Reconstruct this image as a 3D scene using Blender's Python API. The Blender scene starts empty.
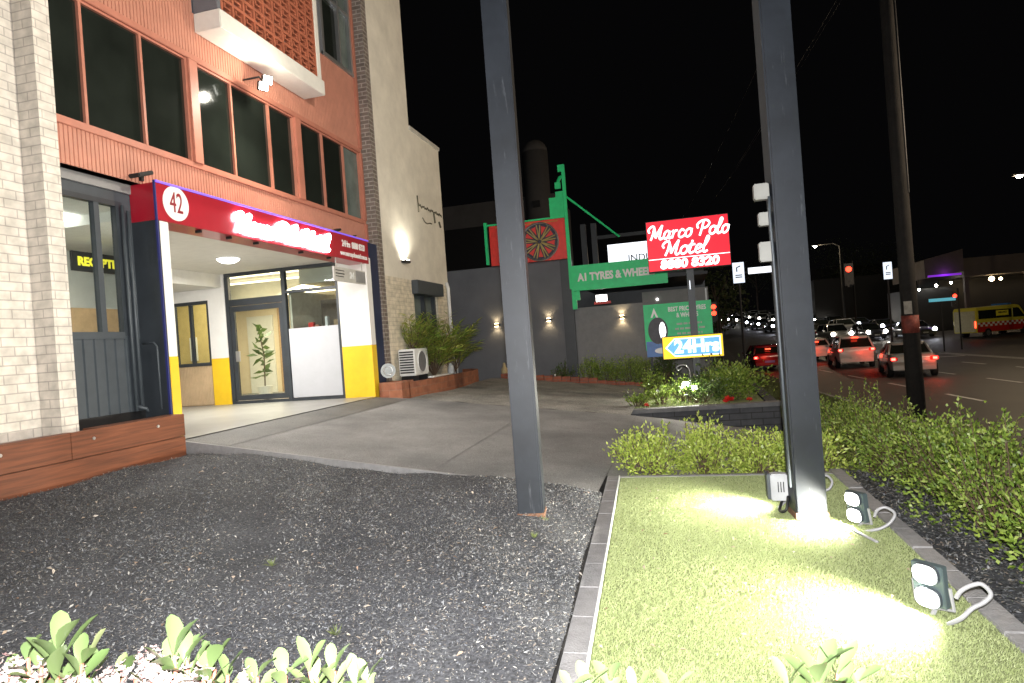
import bpy, math, random
import numpy as np
from mathutils import Matrix, Vector
R = math.radians
rnd = random.Random(7); NR = np.random.RandomState(5)
sc = bpy.context.scene; COL = sc.collection
sc.render.engine = 'CYCLES'
sc.cycles.use_denoising = True
sc.cycles.max_bounces = 6; sc.cycles.diffuse_bounces = 3; sc.cycles.glossy_bounces = 3
sc.cycles.transmission_bounces = 4; sc.cycles.transparent_max_bounces = 8
sc.cycles.caustics_reflective = False; sc.cycles.caustics_refractive = False
sc.cycles.sample_clamp_indirect = 4.0
sc.view_settings.view_transform = 'Standard'; sc.view_settings.look = 'None'
sc.view_settings.gamma = 1.0; sc.view_settings.exposure = 0.0

# ------------------------------------------------------------ materials
def _nt(name):
    m = bpy.data.materials.new(name); m.use_nodes = True
    nt = m.node_tree; return m, nt, nt.nodes['Principled BSDF']
def node(nt, t, **kw):
    n = nt.nodes.new(t)
    for k, v in kw.items(): setattr(n, k, v)
    return n
def ramp(nt, a, b, pa=0.0, pb=1.0):
    r = node(nt, 'ShaderNodeValToRGB'); e = r.color_ramp.elements
    e[0].position = pa; e[0].color = (*a, 1); e[1].position = pb; e[1].color = (*b, 1); return r
def mat(name, col, rough=.6, metal=0, var=.15, scale=6, bump=0, bscale=40, spec=.5, coat=0):
    m, nt, b = _nt(name)
    tc = node(nt, 'ShaderNodeTexCoord'); n = node(nt, 'ShaderNodeTexNoise')
    n.inputs['Scale'].default_value = scale; n.inputs['Detail'].default_value = 6; n.inputs['Roughness'].default_value = .65
    nt.links.new(tc.outputs['Object'], n.inputs['Vector'])
    lo = tuple(c * (1 - var) for c in col); hi = tuple(min(1, c * (1 + var)) for c in col)
    r = ramp(nt, lo, hi, .3, .7); nt.links.new(n.outputs['Fac'], r.inputs['Fac'])
    nt.links.new(r.outputs['Color'], b.inputs['Base Color'])
    b.inputs['Roughness'].default_value = rough; b.inputs['Metallic'].default_value = metal
    b.inputs['Specular IOR Level'].default_value = spec
    b.inputs['Coat Weight'].default_value = coat
    if bump:
        n2 = node(nt, 'ShaderNodeTexNoise'); n2.inputs['Scale'].default_value = bscale; n2.inputs['Detail'].default_value = 5
        nt.links.new(tc.outputs['Object'], n2.inputs['Vector'])
        bp = node(nt, 'ShaderNodeBump'); bp.inputs['Strength'].default_value = bump; bp.inputs['Distance'].default_value = .02
        nt.links.new(n2.outputs['Fac'], bp.inputs['Height']); nt.links.new(bp.outputs['Normal'], b.inputs['Normal'])
    return m
def emis(name, col, s, base=None):
    m, nt, b = _nt(name)
    b.inputs['Base Color'].default_value = (*(base or col), 1); b.inputs['Emission Color'].default_value = (*col, 1)
    b.inputs['Emission Strength'].default_value = s; b.inputs['Roughness'].default_value = .5
    return m
def uvmap(nt, sx=1, sy=1, rot=0):
    uv = node(nt, 'ShaderNodeUVMap'); mp = node(nt, 'ShaderNodeMapping')
    mp.inputs['Scale'].default_value = (sx, sy, 1); mp.inputs['Rotation'].default_value = (0, 0, rot)
    nt.links.new(uv.outputs['UV'], mp.inputs['Vector']); return mp
def brick(name, c1, c2, mortar, w=.3, h=.1, ms=.008, bump=.5, rough=.75):
    m, nt, b = _nt(name); mp = uvmap(nt)
    t = node(nt, 'ShaderNodeTexBrick'); t.inputs['Scale'].default_value = 1.0
    t.inputs['Brick Width'].default_value = w; t.inputs['Row Height'].default_value = h
    t.inputs['Mortar Size'].default_value = ms; t.inputs['Mortar Smooth'].default_value = .35; t.inputs['Bias'].default_value = 0
    t.inputs['Color1'].default_value = (*c1, 1); t.inputs['Color2'].default_value = (*c2, 1); t.inputs['Mortar'].default_value = (*mortar, 1)
    nt.links.new(mp.outputs['Vector'], t.inputs['Vector'])
    n = node(nt, 'ShaderNodeTexNoise'); n.inputs['Scale'].default_value = 7; n.inputs['Detail'].default_value = 8
    nt.links.new(mp.outputs['Vector'], n.inputs['Vector'])
    r = ramp(nt, (.72, .72, .70), (1.08, 1.06, 1.04), .3, .65); nt.links.new(n.outputs['Fac'], r.inputs['Fac'])
    mx = node(nt, 'ShaderNodeMix', data_type='RGBA', blend_type='MULTIPLY'); mx.inputs['Factor'].default_value = 1
    nt.links.new(t.outputs['Color'], mx.inputs['A']); nt.links.new(r.outputs['Color'], mx.inputs['B'])
    nt.links.new(mx.outputs['Result'], b.inputs['Base Color']); b.inputs['Roughness'].default_value = rough
    inv = node(nt, 'ShaderNodeMath', operation='SUBTRACT'); inv.inputs[0].default_value = 1
    nt.links.new(t.outputs['Fac'], inv.inputs[1])
    ad = node(nt, 'ShaderNodeMath', operation='MULTIPLY_ADD'); ad.inputs[1].default_value = .25
    nt.links.new(n.outputs['Fac'], ad.inputs[0]); nt.links.new(inv.outputs[0], ad.inputs[2])
    bp = node(nt, 'ShaderNodeBump'); bp.inputs['Strength'].default_value = bump; bp.inputs['Distance'].default_value = .01
    nt.links.new(ad.outputs[0], bp.inputs['Height']); nt.links.new(bp.outputs['Normal'], b.inputs['Normal'])
    return m
def leafmat(name, cols, trans=.25, rough=.45):
    m, nt, b = _nt(name); g = node(nt, 'ShaderNodeNewGeometry')
    r = node(nt, 'ShaderNodeValToRGB'); r.color_ramp.elements[0].color = (*cols[0], 1); r.color_ramp.elements[1].color = (*cols[-1], 1)
    for i, c in enumerate(cols[1:-1]):
        e = r.color_ramp.elements.new((i + 1) / (len(cols) - 1)); e.color = (*c, 1)
    nt.links.new(g.outputs['Random Per Island'], r.inputs['Fac']); nt.links.new(r.outputs['Color'], b.inputs['Base Color'])
    b.inputs['Roughness'].default_value = rough
    if trans:
        tr = node(nt, 'ShaderNodeBsdfTranslucent'); nt.links.new(r.outputs['Color'], tr.inputs['Color'])
        ms = node(nt, 'ShaderNodeMixShader'); ms.inputs[0].default_value = trans
        nt.links.new(b.outputs[0], ms.inputs[1]); nt.links.new(tr.outputs[0], ms.inputs[2])
        nt.links.new(ms.outputs[0], nt.nodes['Material Output'].inputs['Surface'])
    return m
def glassmat(name, tint=(.9, .95, .95), alpha=.12, rough=.03):
    m, nt, b = _nt(name); b.inputs['Base Color'].default_value = (.02, .02, .02, 1); b.inputs['Roughness'].default_value = rough
    tr = node(nt, 'ShaderNodeBsdfTransparent'); tr.inputs['Color'].default_value = (*tint, 1)
    ms = node(nt, 'ShaderNodeMixShader'); ms.inputs[0].default_value = alpha
    nt.links.new(tr.outputs[0], ms.inputs[1]); nt.links.new(b.outputs[0], ms.inputs[2])
    nt.links.new(ms.outputs[0], nt.nodes['Material Output'].inputs['Surface']); return m
def asphalt(name, c, fine=180, patch=.7, rough=.85, bump=.6, spots=None):
    m, nt, b = _nt(name); tc = node(nt, 'ShaderNodeTexCoord')
    n1 = node(nt, 'ShaderNodeTexNoise'); n1.inputs['Scale'].default_value = fine; n1.inputs['Detail'].default_value = 4
    n2 = node(nt, 'ShaderNodeTexNoise'); n2.inputs['Scale'].default_value = patch; n2.inputs['Detail'].default_value = 7; n2.inputs['Roughness'].default_value = .6
    for n in (n1, n2): nt.links.new(tc.outputs['Object'], n.inputs['Vector'])
    r1 = ramp(nt, tuple(x * .55 for x in c), tuple(x * 1.5 for x in c), .35, .65)
    r2 = ramp(nt, (.62, .62, .62), (1.25, 1.23, 1.2), .32, .68)
    nt.links.new(n1.outputs['Fac'], r1.inputs['Fac']); nt.links.new(n2.outputs['Fac'], r2.inputs['Fac'])
    mx = node(nt, 'ShaderNodeMix', data_type='RGBA', blend_type='MULTIPLY'); mx.inputs['Factor'].default_value = 1
    nt.links.new(r1.outputs['Color'], mx.inputs['A']); nt.links.new(r2.outputs['Color'], mx.inputs['B'])
    nt.links.new(mx.outputs['Result'], b.inputs['Base Color']); b.inputs['Roughness'].default_value = rough
    bp = node(nt, 'ShaderNodeBump'); bp.inputs['Strength'].default_value = bump; bp.inputs['Distance'].default_value = .006
    nt.links.new(n1.outputs['Fac'], bp.inputs['Height']); nt.links.new(bp.outputs['Normal'], b.inputs['Normal']); return m

def woodmat(name, a, b_):
    m, nt, b = _nt(name); tc = node(nt, 'ShaderNodeTexCoord'); mp = node(nt, 'ShaderNodeMapping'); mp.inputs['Scale'].default_value = (14, 1.2, 22)
    nt.links.new(tc.outputs['Object'], mp.inputs['Vector']); n = node(nt, 'ShaderNodeTexNoise'); n.inputs['Scale'].default_value = 1.4; n.inputs['Detail'].default_value = 8; n.inputs['Distortion'].default_value = .6
    nt.links.new(mp.outputs['Vector'], n.inputs['Vector']); r = ramp(nt, a, b_, .32, .68); nt.links.new(n.outputs['Fac'], r.inputs['Fac']); nt.links.new(r.outputs['Color'], b.inputs['Base Color'])
    b.inputs['Roughness'].default_value = .6; bp = node(nt, 'ShaderNodeBump'); bp.inputs['Strength'].default_value = .35; bp.inputs['Distance'].default_value = .01
    nt.links.new(n.outputs['Fac'], bp.inputs['Height']); nt.links.new(bp.outputs['Normal'], b.inputs['Normal']); return m
M = dict(
 white_brick=brick('white_brick', (.72, .67, .60), (.66, .61, .55), (.46, .42, .38), .25, .09, .007, .3),
 cream_brick=brick('cream_brick', (.74, .68, .55), (.68, .62, .50), (.52, .47, .38), .25, .09, .006, .3),
 shaded_brick=brick('shaded_brick', (.20, .16, .14), (.14, .115, .10), (.34, .31, .28), .22, .086, .012),
 red_brick=brick('red_brick', (.36, .10, .05), (.26, .07, .04), (.22, .13, .1), .24, .086, .01),
 orange_brick=brick('planter_brick', (.33, .12, .06), (.25, .09, .05), (.28, .15, .10), .3, .15, .006),
 orange=mat('salmon_cladding', (.47, .205, .14), .5, var=.12, scale=3),
 orange_d=mat('salmon_trim', (.44, .17, .115), .45, var=.1),
 render=mat('cream_render', (.74, .70, .60), .85, var=.13, scale=1.6, bump=.3, bscale=60),
 tyre_wall=mat('slate_render', (.135, .14, .155), .8, var=.12, scale=1.2, bump=.25),
 concrete=mat('pale_concrete', (.5, .48, .43), .85, var=.18, scale=2.5, bump=.3),
 grey_wall=mat('light_grey_wall', (.24, .235, .23), .8, var=.1),
 white=mat('white_paint', (.78, .77, .74), .45, var=.04, bump=.05),
 offwhite=mat('offwhite_plaster', (.70, .68, .62), .7, var=.06),
 yellow=mat('yellow_paint', (.78, .50, .02), .4, var=.06),
 steel=mat('charcoal_steel', (.03, .036, .043), .45, var=.22, scale=3),
 postpaint=mat('blue_grey_post_paint', (.014, .017, .022), .5, var=.35, scale=2.2, bump=.03, bscale=9, spec=.3),
 greysteel=mat('blue_grey_cladding', (.05, .06, .07), .5, var=.12),
 black=mat('black_plastic', (.012, .012, .013), .45, var=.2),
 darkmetal=mat('dark_metal', (.03, .03, .032), .5, metal=.6),
 alu=mat('aluminium', (.55, .56, .57), .35, metal=.9, var=.05),
 whitepl=mat('white_plastic', (.72, .73, .72), .4, var=.05),
 red=mat('red_sign_face', (.36, .010, .024), .3, var=.05, coat=.3),
 redwhite=mat('white_sign_vinyl', (.8, .8, .78), .35, var=.03),
 darkred=mat('dark_red_text', (.25, .01, .02), .4),
 green=mat('green_sign', (.015, .66, .22), .45, var=.1),
 blue=mat('blue_sign', (.03, .16, .5), .4),
 redpanel=mat('red_board', (.75, .035, .025), .4),
 darkglass=mat('dark_window_glass', (.013, .016, .013), .10, var=.3, scale=1.2, spec=.6),
 greyglass=mat('curtained_window', (.12, .15, .14), .12, var=.3, scale=2),
 glass=glassmat('clear_glass'),
 timber=woodmat('stained_timber', (.10, .032, .014), (.20, .065, .028)),
 wood=mat('tan_wood', (.42, .27, .14), .5, var=.15, scale=8),
 slat=mat('timber_slats', (.55, .40, .24), .55, var=.1),
 soil=mat('dark_soil', (.035, .028, .022), .95, var=.4, scale=20, bump=.8),
 curb=mat('grey_paver', (.27, .265, .265), .8, var=.16, scale=14, bump=.4, bscale=90),
 block=brick('charcoal_block', (.075, .078, .085), (.05, .052, .06), (.03, .03, .03), .4, .12, .01),
 cap=mat('block_cap', (.16, .16, .16), .85, var=.25, scale=6, bump=.5),
 asphalt=asphalt('road_asphalt', (.05, .046, .042), 60, .25, .6),
 drive=asphalt('driveway_concrete', (.185, .186, .188), 120, .8, .8, .3),
 floor=mat('portal_floor', (.24, .235, .22), .4, var=.12, scale=1.5),
 gravel=asphalt('rough_bitumen', (.22, .215, .20), 45, 1.6, .9, 1.0),
 ground=asphalt('dark_ground', (.04, .037, .033), 4, .1, .95, .2),
 barkbase=asphalt('bark_ground', (.058, .061, .07), 55, 1.2, .95, 1.0),
 turfbase=mat('turf_backing', (.17, .20, .085), .9, var=.25, scale=30),
 verge=mat('verge_soil', (.05, .055, .025), .95, var=.4, scale=4, bump=.6),
 chips=leafmat('bark_chips', [(.033, .036, .044), (.12, .127, .142), (.22, .225, .23), (.155, .158, .16), (.045, .048, .056), (.19, .19, .185), (.04, .043, .052), (.20, .165, .13), (.40, .39, .36)], 0, .8),
 turf=leafmat('turf_blades', [(.22, .275, .10), (.30, .35, .15), (.37, .41, .21), (.26, .315, .12)], .2, .6),
 grass=leafmat('verge_grass', [(.07, .10, .03), (.13, .15, .05), (.10, .13, .04)], .2, .7),
 boxleaf=leafmat('hedge_leaf', [(.07, .13, .018), (.19, .30, .045), (.35, .46, .08), (.14, .23, .03), (.45, .54, .15)], .3, .45),
 darkleaf=leafmat('dark_leaf', [(.03, .06, .012), (.07, .12, .025), (.11, .17, .04)], .25, .5),
 palmleaf=leafmat('palm_leaf', [(.14, .24, .035), (.28, .40, .07), (.44, .42, .10), (.17, .30, .045)], .25, .5),
 treeleaf=leafmat('tree_leaf', [(.02, .035, .01), (.05, .07, .02), (.03, .05, .015)], .2, .6),
 boxleaf_lit=leafmat('hedge_leaf_lit', [(.20, .30, .04), (.42, .52, .09), (.56, .64, .16), (.30, .42, .06)], .3, .4),  # lighter than the hedge leaf: flash brightness is put into the colour
 hawleaf=leafmat('hawthorn_leaf', [(.05, .08, .026), (.10, .135, .055), (.065, .10, .038), (.15, .165, .08)], .25, .32),
 petal=leafmat('petal', [(.26, .22, .20), (.22, .12, .12), (.32, .29, .26), (.27, .21, .20)], .3, .6),
 redpetal=leafmat('red_petal', [(.7, .02, .015), (.55, .03, .02)], .2, .5),
 stem=mat('brown_stem', (.10, .065, .04), .8, var=.3),
 redstem=mat('red_stem', (.22, .08, .05), .7),
 bark=mat('tree_bark', (.08, .06, .045), .9, var=.3, bump=.6),
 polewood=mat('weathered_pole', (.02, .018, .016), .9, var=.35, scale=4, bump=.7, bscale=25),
 terracotta=mat('terracotta_block', (.38, .11, .055), .8, var=.2, scale=9),
 cable=mat('grey_conduit', (.30, .30, .31), .4, var=.05),
 tyre=mat('rubber', (.012, .012, .012), .85), rim=mat('alloy_rim', (.4, .4, .4), .35, metal=.8),
 skyline=mat('weathered_factory_cladding', (.085, .083, .083), .9, var=.2, scale=.5),
 farwall=mat('far_building_wall', (.085, .07, .06), .8, var=.25, scale=.4),
 farwall2=mat('far_pink_wall', (.30, .18, .15), .8, var=.3, scale=.3),
 mark=mat('road_paint', (.5, .5, .48), .6, var=.25, scale=9),
 dry=leafmat('dry_leaves', [(.40, .28, .18), (.55, .48, .40), (.30, .16, .09), (.6, .56, .5)], .1, .7),
 car_red=mat('maroon_car_paint', (.16, .010, .014), .25, coat=1, var=.03), car_silver=mat('silver_car_paint', (.38, .38, .36), .3, metal=.3, coat=.8, var=.03),
 car_white=mat('white_car_paint', (.62, .61, .58), .3, coat=.8, var=.03), car_dark=mat('dark_car_paint', (.03, .032, .04), .28, coat=1, var=.03),
 plate=mat('number_plate', (.6, .6, .55), .4), plateblue=mat('blue_number_plate', (.10, .14, .4), .4),
 amb_yellow=mat('ambulance_yellow', (.70, .62, .03), .35, coat=.5, var=.03), amb_red=mat('ambulance_red', (.5, .02, .015), .35, coat=.5),
 amb_text=mat('ambulance_text_panel', (.85, .78, .05), .4),
 E_brake=emis('brake_lamp_lit', (1, .06, .04), 13), E_brake2=emis('high_brake_lamp_lit', (1, .05, .02), 7),
 E_head=emis('headlamp_lit', (1, .93, .82), 40), E_headc=emis('cool_headlamp_lit', (.85, .88, 1), 40),
 E_ind=emis('amber_indicator_lit', (1, .3, .03), 6),
 E_red=emis('red_signal_lit', (1, .035, .015), 7),
 E_sign=emis('sign_box_red_lit', (.80, .012, .03), 1.05), E_signw=emis('sign_lettering_lit', (1, .93, .95), 2.2),
 E_letters=emis('led_channel_letters', (1, .90, .97), 16), E_halo=emis('blue_led_strip', (.22, .12, .8), .55),
 E_arrow_y=emis('arrow_sign_yellow_lit', (.95, .62, .02), .95), E_arrow_b=emis('arrow_sign_blue_lit', (.13, .42, .85), .9), E_arrow_w=emis('arrow_sign_white_lit', (1, 1, 1), 1.3),
 E_lamp=emis('lamp_face_lit', (1, .97, .86), 60), E_warm=emis('warm_lamp_lit', (1, .72, .38), 25), E_flood=emis('flood_face_lit', (1, .98, .88), 45),
 E_ceil=emis('ceiling_dome_lit', (1, .97, .92), 6), E_cove=emis('cove_strip_lit', (1, .85, .6), 3.5),
 E_white=emis('lit_white_sign', (.88, .93, 1), 1.6), E_street=emis('street_sign_lit', (.75, .85, 1), 1.1), E_purple=emis('purple_neon', (.30, .04, .75), .55),
 E_teal=emis('teal_lit_sign', (.10, .42, .55), .6),
)

# ------------------------------------------------------------ mesh helpers
OFF = {}
def root_loc(p):
    while p is not None and p.parent is not None: p = p.parent
    return Vector(OFF.get(p.name, (0, 0, 0))) if p is not None else Vector((0, 0, 0))
def boxuv(me, scale=1.0):
    n = len(me.polygons)
    if not n: return
    uv = me.uv_layers.new(name='UVMap')
    co = np.empty(len(me.vertices) * 3, 'f'); me.vertices.foreach_get('co', co); co = co.reshape(-1, 3)
    nr = np.empty(n * 3, 'f'); me.polygons.foreach_get('normal', nr); nr = np.abs(nr.reshape(-1, 3))
    lt = np.empty(n, 'i'); me.polygons.foreach_get('loop_total', lt)
    vi = np.empty(len(me.loops), 'i'); me.loops.foreach_get('vertex_index', vi)
    ax = np.repeat(np.argmax(nr, 1), lt); c = co[vi]
    out = np.where((ax == 0)[:, None], c[:, [1, 2]], np.where((ax == 1)[:, None], c[:, [0, 2]], c[:, [0, 1]]))
    uv.data.foreach_set('uv', (out * scale).astype('f').ravel())
def link(name, me, m=None, parent=None, world=True):
    o = bpy.data.objects.new(name, me); COL.objects.link(o)
    if m is not None: me.materials.append(m)
    if parent is not None:
        o.parent = parent
        if world:
            off = root_loc(parent)
            if off.length: me.transform(Matrix.Translation(-off))
    return o
class MB:
    def __init__(s): s.v = []; s.f = []
    def add(s, vs, fs):
        b = len(s.v); s.v += [tuple(v) for v in vs]; s.f += [tuple(i + b for i in f) for f in fs]; return s
    def box(s, x0, x1, y0, y1, z0, z1):
        return s.add([(x0, y0, z0), (x1, y0, z0), (x1, y1, z0), (x0, y1, z0), (x0, y0, z1), (x1, y0, z1), (x1, y1, z1), (x0, y1, z1)],
                     [(0, 3, 2, 1), (4, 5, 6, 7), (0, 1, 5, 4), (1, 2, 6, 5), (2, 3, 7, 6), (3, 0, 4, 7)])
    def xbox(s, mtx, sx, sy, sz):
        vs = [mtx @ Vector((a * sx / 2, b * sy / 2, c * sz / 2)) for c in (-1, 1) for a, b in ((-1, -1), (1, -1), (1, 1), (-1, 1))]
        return s.add(vs, [(0, 3, 2, 1), (4, 5, 6, 7), (0, 1, 5, 4), (1, 2, 6, 5), (2, 3, 7, 6), (3, 0, 4, 7)])
    def prism(s, pts, z0, z1):     # polygon in xy, ccw
        n = len(pts)
        vs = [(x, y, z0) for x, y in pts] + [(x, y, z1) for x, y in pts]
        return s.add(vs, [tuple(range(n - 1, -1, -1)), tuple(range(n, 2 * n))] + [(i, (i + 1) % n, n + (i + 1) % n, n + i) for i in range(n)])
    def extr(s, pts, d):           # 3d polygon extruded by vector d
        n = len(pts); d = Vector(d)
        vs = [Vector(p) for p in pts] + [Vector(p) + d for p in pts]
        return s.add(vs, [tuple(range(n - 1, -1, -1)), tuple(range(n, 2 * n))] + [(i, (i + 1) % n, n + (i + 1) % n, n + i) for i in range(n)])
    def tube(s, pts, r, seg=8, close=False):
        pts = [Vector(p) for p in pts]; n = len(pts)
        rs = r if isinstance(r, (list, tuple)) else [r] * n
        b = len(s.v); up = None
        for i, p in enumerate(pts):
            a = pts[(i - 1) % n] if (close or i > 0) else p; c = pts[(i + 1) % n] if (close or i < n - 1) else p
            t = (c - a).normalized() if (c - a).length > 1e-9 else Vector((0, 0, 1))
            if up is None: up = Vector((0, 0, 1)) if abs(t.z) < .9 else Vector((1, 0, 0))
            e = t.cross(up)
            if e.length < 1e-6: e = t.orthogonal()
            e.normalize(); g = e.cross(t).normalized(); up = g
            for k in range(seg):
                q = 2 * math.pi * k / seg; s.v.append(tuple(p + (e * math.cos(q) + g * math.sin(q)) * rs[i]))
        for i in range(n if close else n - 1):
            j = (i + 1) % n
            for k in range(seg):
                s.f.append((b + i * seg + k, b + i * seg + (k + 1) % seg, b + j * seg + (k + 1) % seg, b + j * seg + k))
        if not close:
            s.f.append(tuple(b + k for k in range(seg - 1, -1, -1))); s.f.append(tuple(b + (n - 1) * seg + k for k in range(seg)))
        return s
    def disc(s, c, axis, r, th=.01, seg=28, r2=None):
        c = Vector(c); a = Vector(axis).normalized(); return s.tube([c, c + a * th], [r, r if r2 is None else r2], seg)
    def dome(s, c, r, h, seg=20, rings=5, down=True):
        c = Vector(c); pts = []; rs = []
        for i in range(rings + 1):
            q = i / rings * math.pi / 2; pts.append(c + Vector((0, 0, (-1 if down else 1) * h * math.sin(q)))); rs.append(max(.002, r * math.cos(q)))
        return s.tube(pts, rs, seg)
    def build(s, name, m, parent=None, smooth=False, bevel=0, world=True, fix=True):
        me = bpy.data.meshes.new(name); me.from_pydata(s.v, [], s.f)
        if fix:
            import bmesh
            bm = bmesh.new(); bm.from_mesh(me); bmesh.ops.recalc_face_normals(bm, faces=bm.faces)
            if bevel: bmesh.ops.bevel(bm, geom=list(bm.edges), offset=bevel, segments=2, affect='EDGES', clamp_overlap=True)
            bm.to_mesh(me); bm.free()
        me.update(); o = link(name, me, m, parent, world); boxuv(me)
        if smooth:
            me.polygons.foreach_set('use_smooth', [True] * len(me.polygons))
        return o
def tag(o, label=None, cat=None, group=None, kind=None):
    if label: o['label'] = label
    if cat: o['category'] = cat
    if group: o['group'] = group
    if kind: o['kind'] = kind
    return o
def thing(name, label, cat, loc=(0, 0, 0), group=None, rz=0):
    o = bpy.data.objects.new(name, None); COL.objects.link(o); o.location = loc; o.rotation_euler = (0, 0, rz)
    o.empty_display_size = .2; OFF[o.name] = tuple(loc); return tag(o, label, cat, group)
def copy_tree(o, parent=None):
    c = o.copy(); COL.objects.link(c)
    if parent is not None: c.parent = parent
    for ch in list(o.children): copy_tree(ch, c)
    return c
def text(name, body, size, mtx, m, parent=None, ext=.004, shear=0, bold=0, sx=1.0, spacing=1.0, align='CENTER'):
    cu = bpy.data.curves.new('t', 'FONT'); cu.body = body; cu.size = size; cu.extrude = ext; cu.shear = shear; cu.offset = bold
    cu.align_x = align; cu.align_y = 'CENTER'; cu.resolution_u = 4; cu.space_character = spacing
    t = bpy.data.objects.new('t', cu); COL.objects.link(t)
    me = bpy.data.meshes.new_from_object(t.evaluated_get(bpy.context.evaluated_depsgraph_get())); bpy.data.objects.remove(t)
    me.transform(mtx @ Matrix.Diagonal((sx, 1, 1, 1))); me.name = name
    return link(name, me, m, parent)
def M_face_x(x, y, z):   # text on a plane facing +X (the motel facade)
    return Matrix(((0, 0, 1, x), (1, 0, 0, y), (0, 1, 0, z), (0, 0, 0, 1)))
def M_face_my(x, y, z, rz=0):  # text on a plane facing -Y
    return Matrix.Translation((x, y, z)) @ Matrix.Rotation(rz, 4, 'Z') @ Matrix(((1, 0, 0, 0), (0, 0, -1, 0), (0, 1, 0, 0), (0, 0, 0, 1)))
def catmull(p, n=5):
    out = []; P = [p[0]] + list(p) + [p[-1]]
    for i in range(1, len(P) - 2):
        for k in range(n):
            t = k / n; a, b, c, d = P[i - 1], P[i], P[i + 1], P[i + 2]
            out.append(tuple(.5 * (2 * b[j] + (c[j] - a[j]) * t + (2 * a[j] - 5 * b[j] + 4 * c[j] - d[j]) * t * t + (3 * b[j] - a[j] - 3 * c[j] + d[j]) * t ** 3) for j in range(len(b))))
    out.append(tuple(p[-1])); return out
GL = {
 'M': (.84, [[(-.10, .52), (-.2, .72), (-.04, .95), (.15, .92), (.14, .45), (.03, -.02)], [(.15, .92), (.26, .55), (.34, .12)], [(.34, .12), (.5, .6), (.68, 1.0)], [(.68, 1.0), (.62, .5), (.60, .12), (.68, 0), (.82, .1)]]),
 'a': (.54, [[(.38, .44), (.24, .56), (.08, .42), (.04, .15), (.15, 0), (.3, .12), (.41, .5)], [(.42, .52), (.36, .16), (.42, 0), (.54, .1)]]),
 'r': (.42, [[(0, .44), (.12, .54), (.08, .22), (.04, 0)], [(.08, .28), (.2, .5), (.36, .52)]]),
 'c': (.44, [[(.37, .43), (.24, .56), (.08, .42), (.05, .15), (.16, 0), (.32, .05), (.44, .16)]]),
 'o': (.46, [[(.22, .56), (.06, .42), (.04, .14), (.18, 0), (.36, .13), (.39, .42), (.22, .56), (.46, .48)]]),
 'P': (.66, [[(.22, .97), (.17, .5), (.08, -.02)], [(-.08, .5), (-.16, .76), (.08, 1.0), (.42, 1.02), (.6, .82), (.5, .58), (.3, .48), (.16, .54)]]),
 'l': (.32, [[(.02, .3), (.2, .66), (.28, .98), (.18, 1.04), (.1, .6), (.06, .15), (.14, 0), (.3, .1)]]),
 't': (.36, [[(.17, .88), (.1, .4), (.07, .12), (.15, 0), (.32, .1)], [(0, .56), (.34, .6)]]),
 'e': (.42, [[(.06, .25), (.25, .3), (.35, .45), (.22, .56), (.08, .42), (.05, .15), (.17, 0), (.4, .1)]]),
 ' ': (.42, [])}
def script_text(name, body, size, mtx, m, parent, r=.085, slant=.22, sx=1.0):
    mb = MB(); w = sum(GL[c][0] for c in body) * size * sx; x = -w / 2
    for ch in body:
        adv, st = GL[ch]
        for s_ in st:
            pts = [(x + (px + slant * py) * size * sx, (py - .5) * size, 0) for px, py in catmull([(a, b) for a, b in s_], 5)]
            mb.tube([mtx @ Vector(p) for p in pts], r * size, 6)
        x += adv * size * sx
    return mb.build(name, m, parent, smooth=True)

# fast leaf/blade meshes
def leaf_mesh(name, P, D, Nn, L, W, m, parent=None, fold=.15, kind='quad'):
    """P base points, D directions, Nn side vectors (unit); L, W arrays."""
    n = len(P); L = L[:, None]; W = W[:, None]
    up = np.cross(Nn, D)
    a = P; b = P + D * L * .45 + Nn * W * .5 + up * L * fold * .4; c = P + D * L - up * L * fold * .3; d = P + D * L * .45 - Nn * W * .5 + up * L * fold * .4
    if kind == 'tri':
        V = np.stack([a - Nn * W * .5, a + Nn * W * .5, c], 1).reshape(-1, 3); k = 3
    else:
        V = np.stack([a, b, c, d], 1).reshape(-1, 3); k = 4
    me = bpy.data.meshes.new(name); me.vertices.add(len(V)); me.vertices.foreach_set('co', V.astype('f').ravel())
    me.loops.add(n * k); me.loops.foreach_set('vertex_index', np.arange(n * k, dtype='i'))
    me.polygons.add(n); me.polygons.foreach_set('loop_start', np.arange(0, n * k, k, dtype='i'))
    me.update(calc_edges=True)
    return link(name, me, m, parent)
def unit(a): return a / np.maximum(1e-9, np.linalg.norm(a, axis=1))[:, None]
def rand_dirs(n, zmin=-.3):
    d = NR.normal(size=(n, 3)); d[:, 2] = np.abs(d[:, 2]) + zmin; return unit(d)
def side_of(D):
    r = NR.normal(size=D.shape); return unit(np.cross(D, r))

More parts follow.
